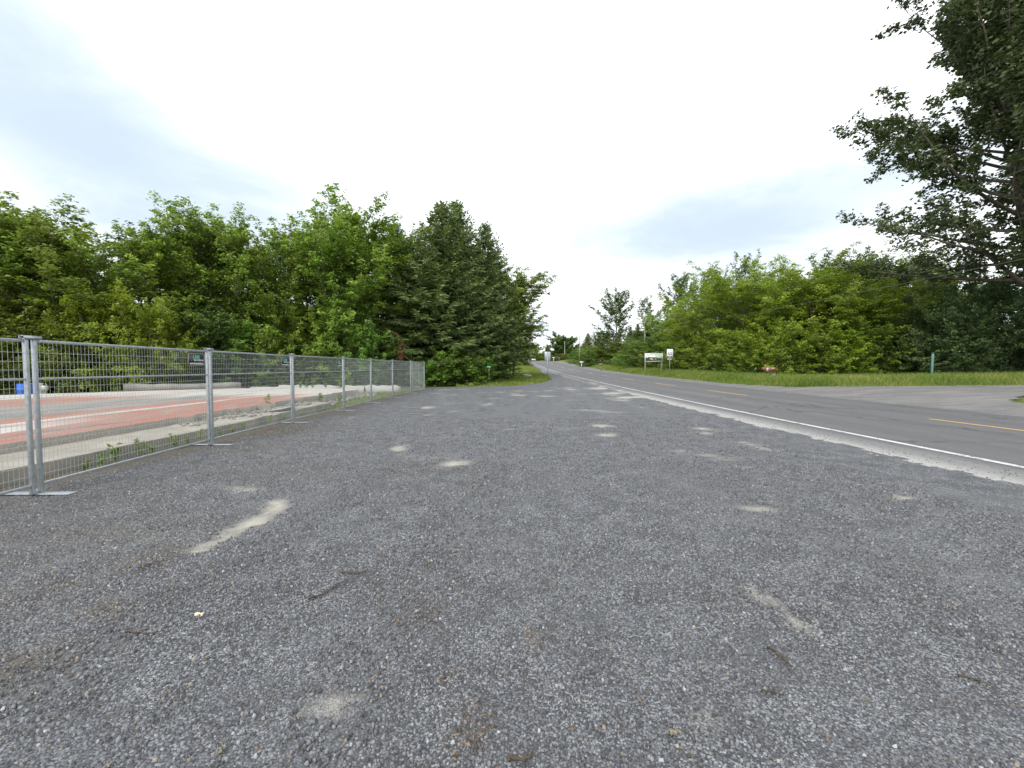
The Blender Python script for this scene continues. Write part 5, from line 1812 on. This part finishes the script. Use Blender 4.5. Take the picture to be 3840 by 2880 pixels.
pA, hA = pole(2416, 76, 1183, 'grey utility pole rising out of the trees behind the picture board')
pB, hB = pole(2173, 112, 1259, 'utility pole half hidden by trees near the crest')
pC, hC = pole(2117, 165, 1281, 'pale utility pole standing on the crest')
near = Vector((20.6, 6.0, 0.3))
near_top = 9.4
WL = ['topmost overhead wire crossing the sky in front of the poplar', 'middle overhead wire in front of the yellow-green trees', 'lowest thick overhead cable in front of the bushes']
for k, (za, zn, sag, r_w) in enumerate(((pA.z + hA + 0.1, 9.9, 0.55, 0.010), (pA.z + hA - 1.9, 7.9, 0.6, 0.009), (pA.z + hA - 2.9, 5.9, 0.55, 0.012))):
    a = Acc()
    spans = [(Vector((pA.x - 0.12, pA.y - 0.12, za)), Vector((near.x, near.y - 6, zn)), sag),
             (Vector((pA.x - 0.12, pA.y - 0.12, za)), Vector((pB.x, pB.y - 0.12, pB.z + hB - (0, 1.9, 2.9)[k] + 0.05)), 0.8),
             (Vector((pB.x, pB.y - 0.12, pB.z + hB - (0, 1.9, 2.9)[k] + 0.05)), Vector((pC.x, pC.y - .12, pC.z + hC - (0, 1.9, 2.9)[k] + 0.05)), 0.8)]
    for p, q, sg_ in spans:
        u = np.linspace(0, 1, 22)
        pt = np.array([list(p.lerp(q, t)) for t in u])
        pt[:, 2] -= sg_ * 4 * u * (1 - u)
        a.tube(pt, r_w, 5, False)
    tag(link('power_line', a.mesh('power_line', True), None, M['wire']), WL[k], 'wire', 'overhead wires')

# ------------------------------------------------------------------ the car on the crest
c = at(2001, 1349, 228)
gz_ = float(H(c[0], 228))
car = thing('car', 'small white car coming over the crest of the road', 'car', (c[0], 228, gz_), R(2))
prof = [(-2.2, .35), (-2.2, .75), (-1.3, .92), (-0.7, 1.42), (0.9, 1.46), (1.7, 1.0), (2.15, .95), (2.2, .35)]
v = [(sx_ * 0.88 * (0.82 if z_ > 1.2 else 1), y_, z_) for sx_ in (-1, 1) for y_, z_ in prof]
n8 = len(prof)
bmc = bmesh.new()
vv = [bmc.verts.new(p) for p in v]
for i in range(n8 - 1):
    bmc.faces.new((vv[i], vv[i + 1], vv[n8 + i + 1], vv[n8 + i]))
bmc.faces.new((vv[n8 - 1], vv[0], vv[n8], vv[2 * n8 - 1]))
bmc.faces.new([vv[i] for i in range(n8)])
bmc.faces.new([vv[n8 + i] for i in range(n8)][::-1])
bmesh.ops.recalc_face_normals(bmc, faces=bmc.faces)
me = bpy.data.meshes.new('body')
bmc.to_mesh(me)
bmc.free()
body = bevel(link('body', me, car, M['car_white']), 0.08, 3)
link('windscreen', np_mesh('windscreen', [(-.72, -1.26, .97), (.72, -1.26, .97), (.62, -.80, 1.36), (-.62, -.80, 1.36)], [[(0, 1, 2, 3)]]), car, M['glass_dark'])
car.children[-1].location = (0, -0.03, 0.02)
for sx_ in (-1, 1):
    link('headlight', Acc().box((sx_ * .62, -2.2, .68), (.34, .06, .14)).mesh('headlight'), car, M['lamp'])
    for y_ in (-1.35, 1.35):
        w = link('wheel', Acc().tube([(sx_ * .74, y_, .33), (sx_ * .92, y_, .33)], .33, 16).mesh('wheel'), car, M['rubber'])
        link('rim', Acc().tube([(sx_ * .90, y_, .33), (sx_ * .935, y_, .33)], .2, 10).mesh('rim'), w, M['alu'])
link('grille', Acc().box((0, -2.215, .52), (1.0, .05, .2)).mesh('grille'), car, M['black'])

# ------------------------------------------------------------------ small litter on the lot
def twig(pts, r, label, mat='twig', fork=True):
    g_ = [ground_at(*p) for p in pts]
    P = np.array([(p[0], p[1], float(lot_z(p[0], p[1])) + r + 0.006) for p in g_])
    o0 = P[0].copy()
    rgt = np.random.default_rng(int(abs(o0[0] * 100)) + 1)
    u = np.linspace(0, 1, 9)
    f = np.linspace(0, 1, len(P))
    Q = np.stack([np.interp(u, f, P[:, i]) for i in range(3)], -1) + rgt.normal(0, 0.006, (9, 3)) * np.array([1, 1, 0.3])
    a = Acc().tube(Q - o0, r * (1 - 0.6 * u), 5)
    if fork:
        m = Q[5] - o0
        a.tube([m, m + np.array([rgt.uniform(-.06, .06), rgt.uniform(.02, .08), 0.012])], [r * .5, r * .25], 4)
    o = link('twig', a.mesh('twig', True), None, M[mat])
    o.location = o0
    return tag(o, label, 'twig', 'dead twigs on the gravel')


twig([(1282, 2156), (1330, 2158), (1372, 2156)], 0.007, 'dark straight twig lying across the gravel, farthest of the left group')
twig([(1160, 2262), (1225, 2235), (1298, 2180)], 0.008, 'long dark slanting twig left of the centre of the lot')
twig([(465, 2378), (520, 2386), (575, 2388)], 0.006, 'thin dark twig on the left part of the lot')
twig([(2885, 2445), (2940, 2480), (2975, 2520)], 0.007, 'curved dark twig on the right part of the lot')
twig([(2862, 2602), (2905, 2610), (2945, 2614)], 0.005, 'short straight dark twig below the curved one')
twig([(3590, 2545), (3660, 2560), (3720, 2585)], 0.006, 'dark twig near the right edge of the lot')
twig([(1910, 2868), (1960, 2864), (2000, 2835)], 0.009, 'thick dark curved twig at the bottom edge of the photo')
twig([(818, 2850), (830, 2820), (838, 2795)], 0.005, 'pale straw stalk near the bottom edge of the photo', 'wood_post', False)
twig([(520, 2140), (570, 2122), (625, 2130)], 0.006, 'dark twig beside the brown leaf patch')
twig([(2510, 2755), (2530, 2760), (2552, 2764)], 0.009, 'pale tan splinter of wood on the gravel', 'wood_post', False)
twig([(735, 2325), (750, 2326), (762, 2325)], 0.012, 'short pale wood chip on the left of the lot', 'board_cream', False)
# leaf litter
rg = np.random.default_rng(23)
P = []
for px, py, n, sp in ((565, 2100, 60, 0.22), (1580, 2310, 40, 0.10), (1770, 2740, 45, 0.06), (1900, 2092, 10, 0.03), (2010, 2400, 20, 0.06), (1690, 2560, 10, 0.06), (1000, 1770, 30, 0.5), (1100, 2660, 16, 0.2), (2300, 2800, 20, 0.3), (400, 1900, 40, 0.7)):
    c = ground_at(px, py)
    q = c[None, :2] + rg.normal(0, sp, (n, 2)) * np.array([1, 1.2])
    P.append(np.column_stack([q, lot_z(q[:, 0], q[:, 1]) + 0.012]))
q = np.column_stack([rg.uniform(-5.5, 6, 220), rg.uniform(1.2, 16, 220)])
P.append(np.column_stack([q, lot_z(q[:, 0], q[:, 1]) + 0.012]))
q = np.column_stack([rg.uniform(-6.45, -5.85, 1500), 3 + 13 * rg.random(1500) ** 1.4])
P.append(np.column_stack([q, lot_z(q[:, 0], q[:, 1]) + 0.012]))
P = np.vstack(P)
v, tri, tint = leaves(P, rg.uniform(.010, .027, len(P)), rg, 2.0, None, 0.55, rg.random(len(P)))
ll = link('leaf_litter', np_mesh('leaf_litter', v, [tri], {'tint': tint}), None, leaf_mat('dry_leaf', (0.05, 0.026, 0.012), (0.10, 0.052, 0.022), (0.19, 0.125, 0.06), 0.1))
tag(ll, 'dry brown leaf scraps scattered over the gravel', 'leaf litter', kind='stuff')
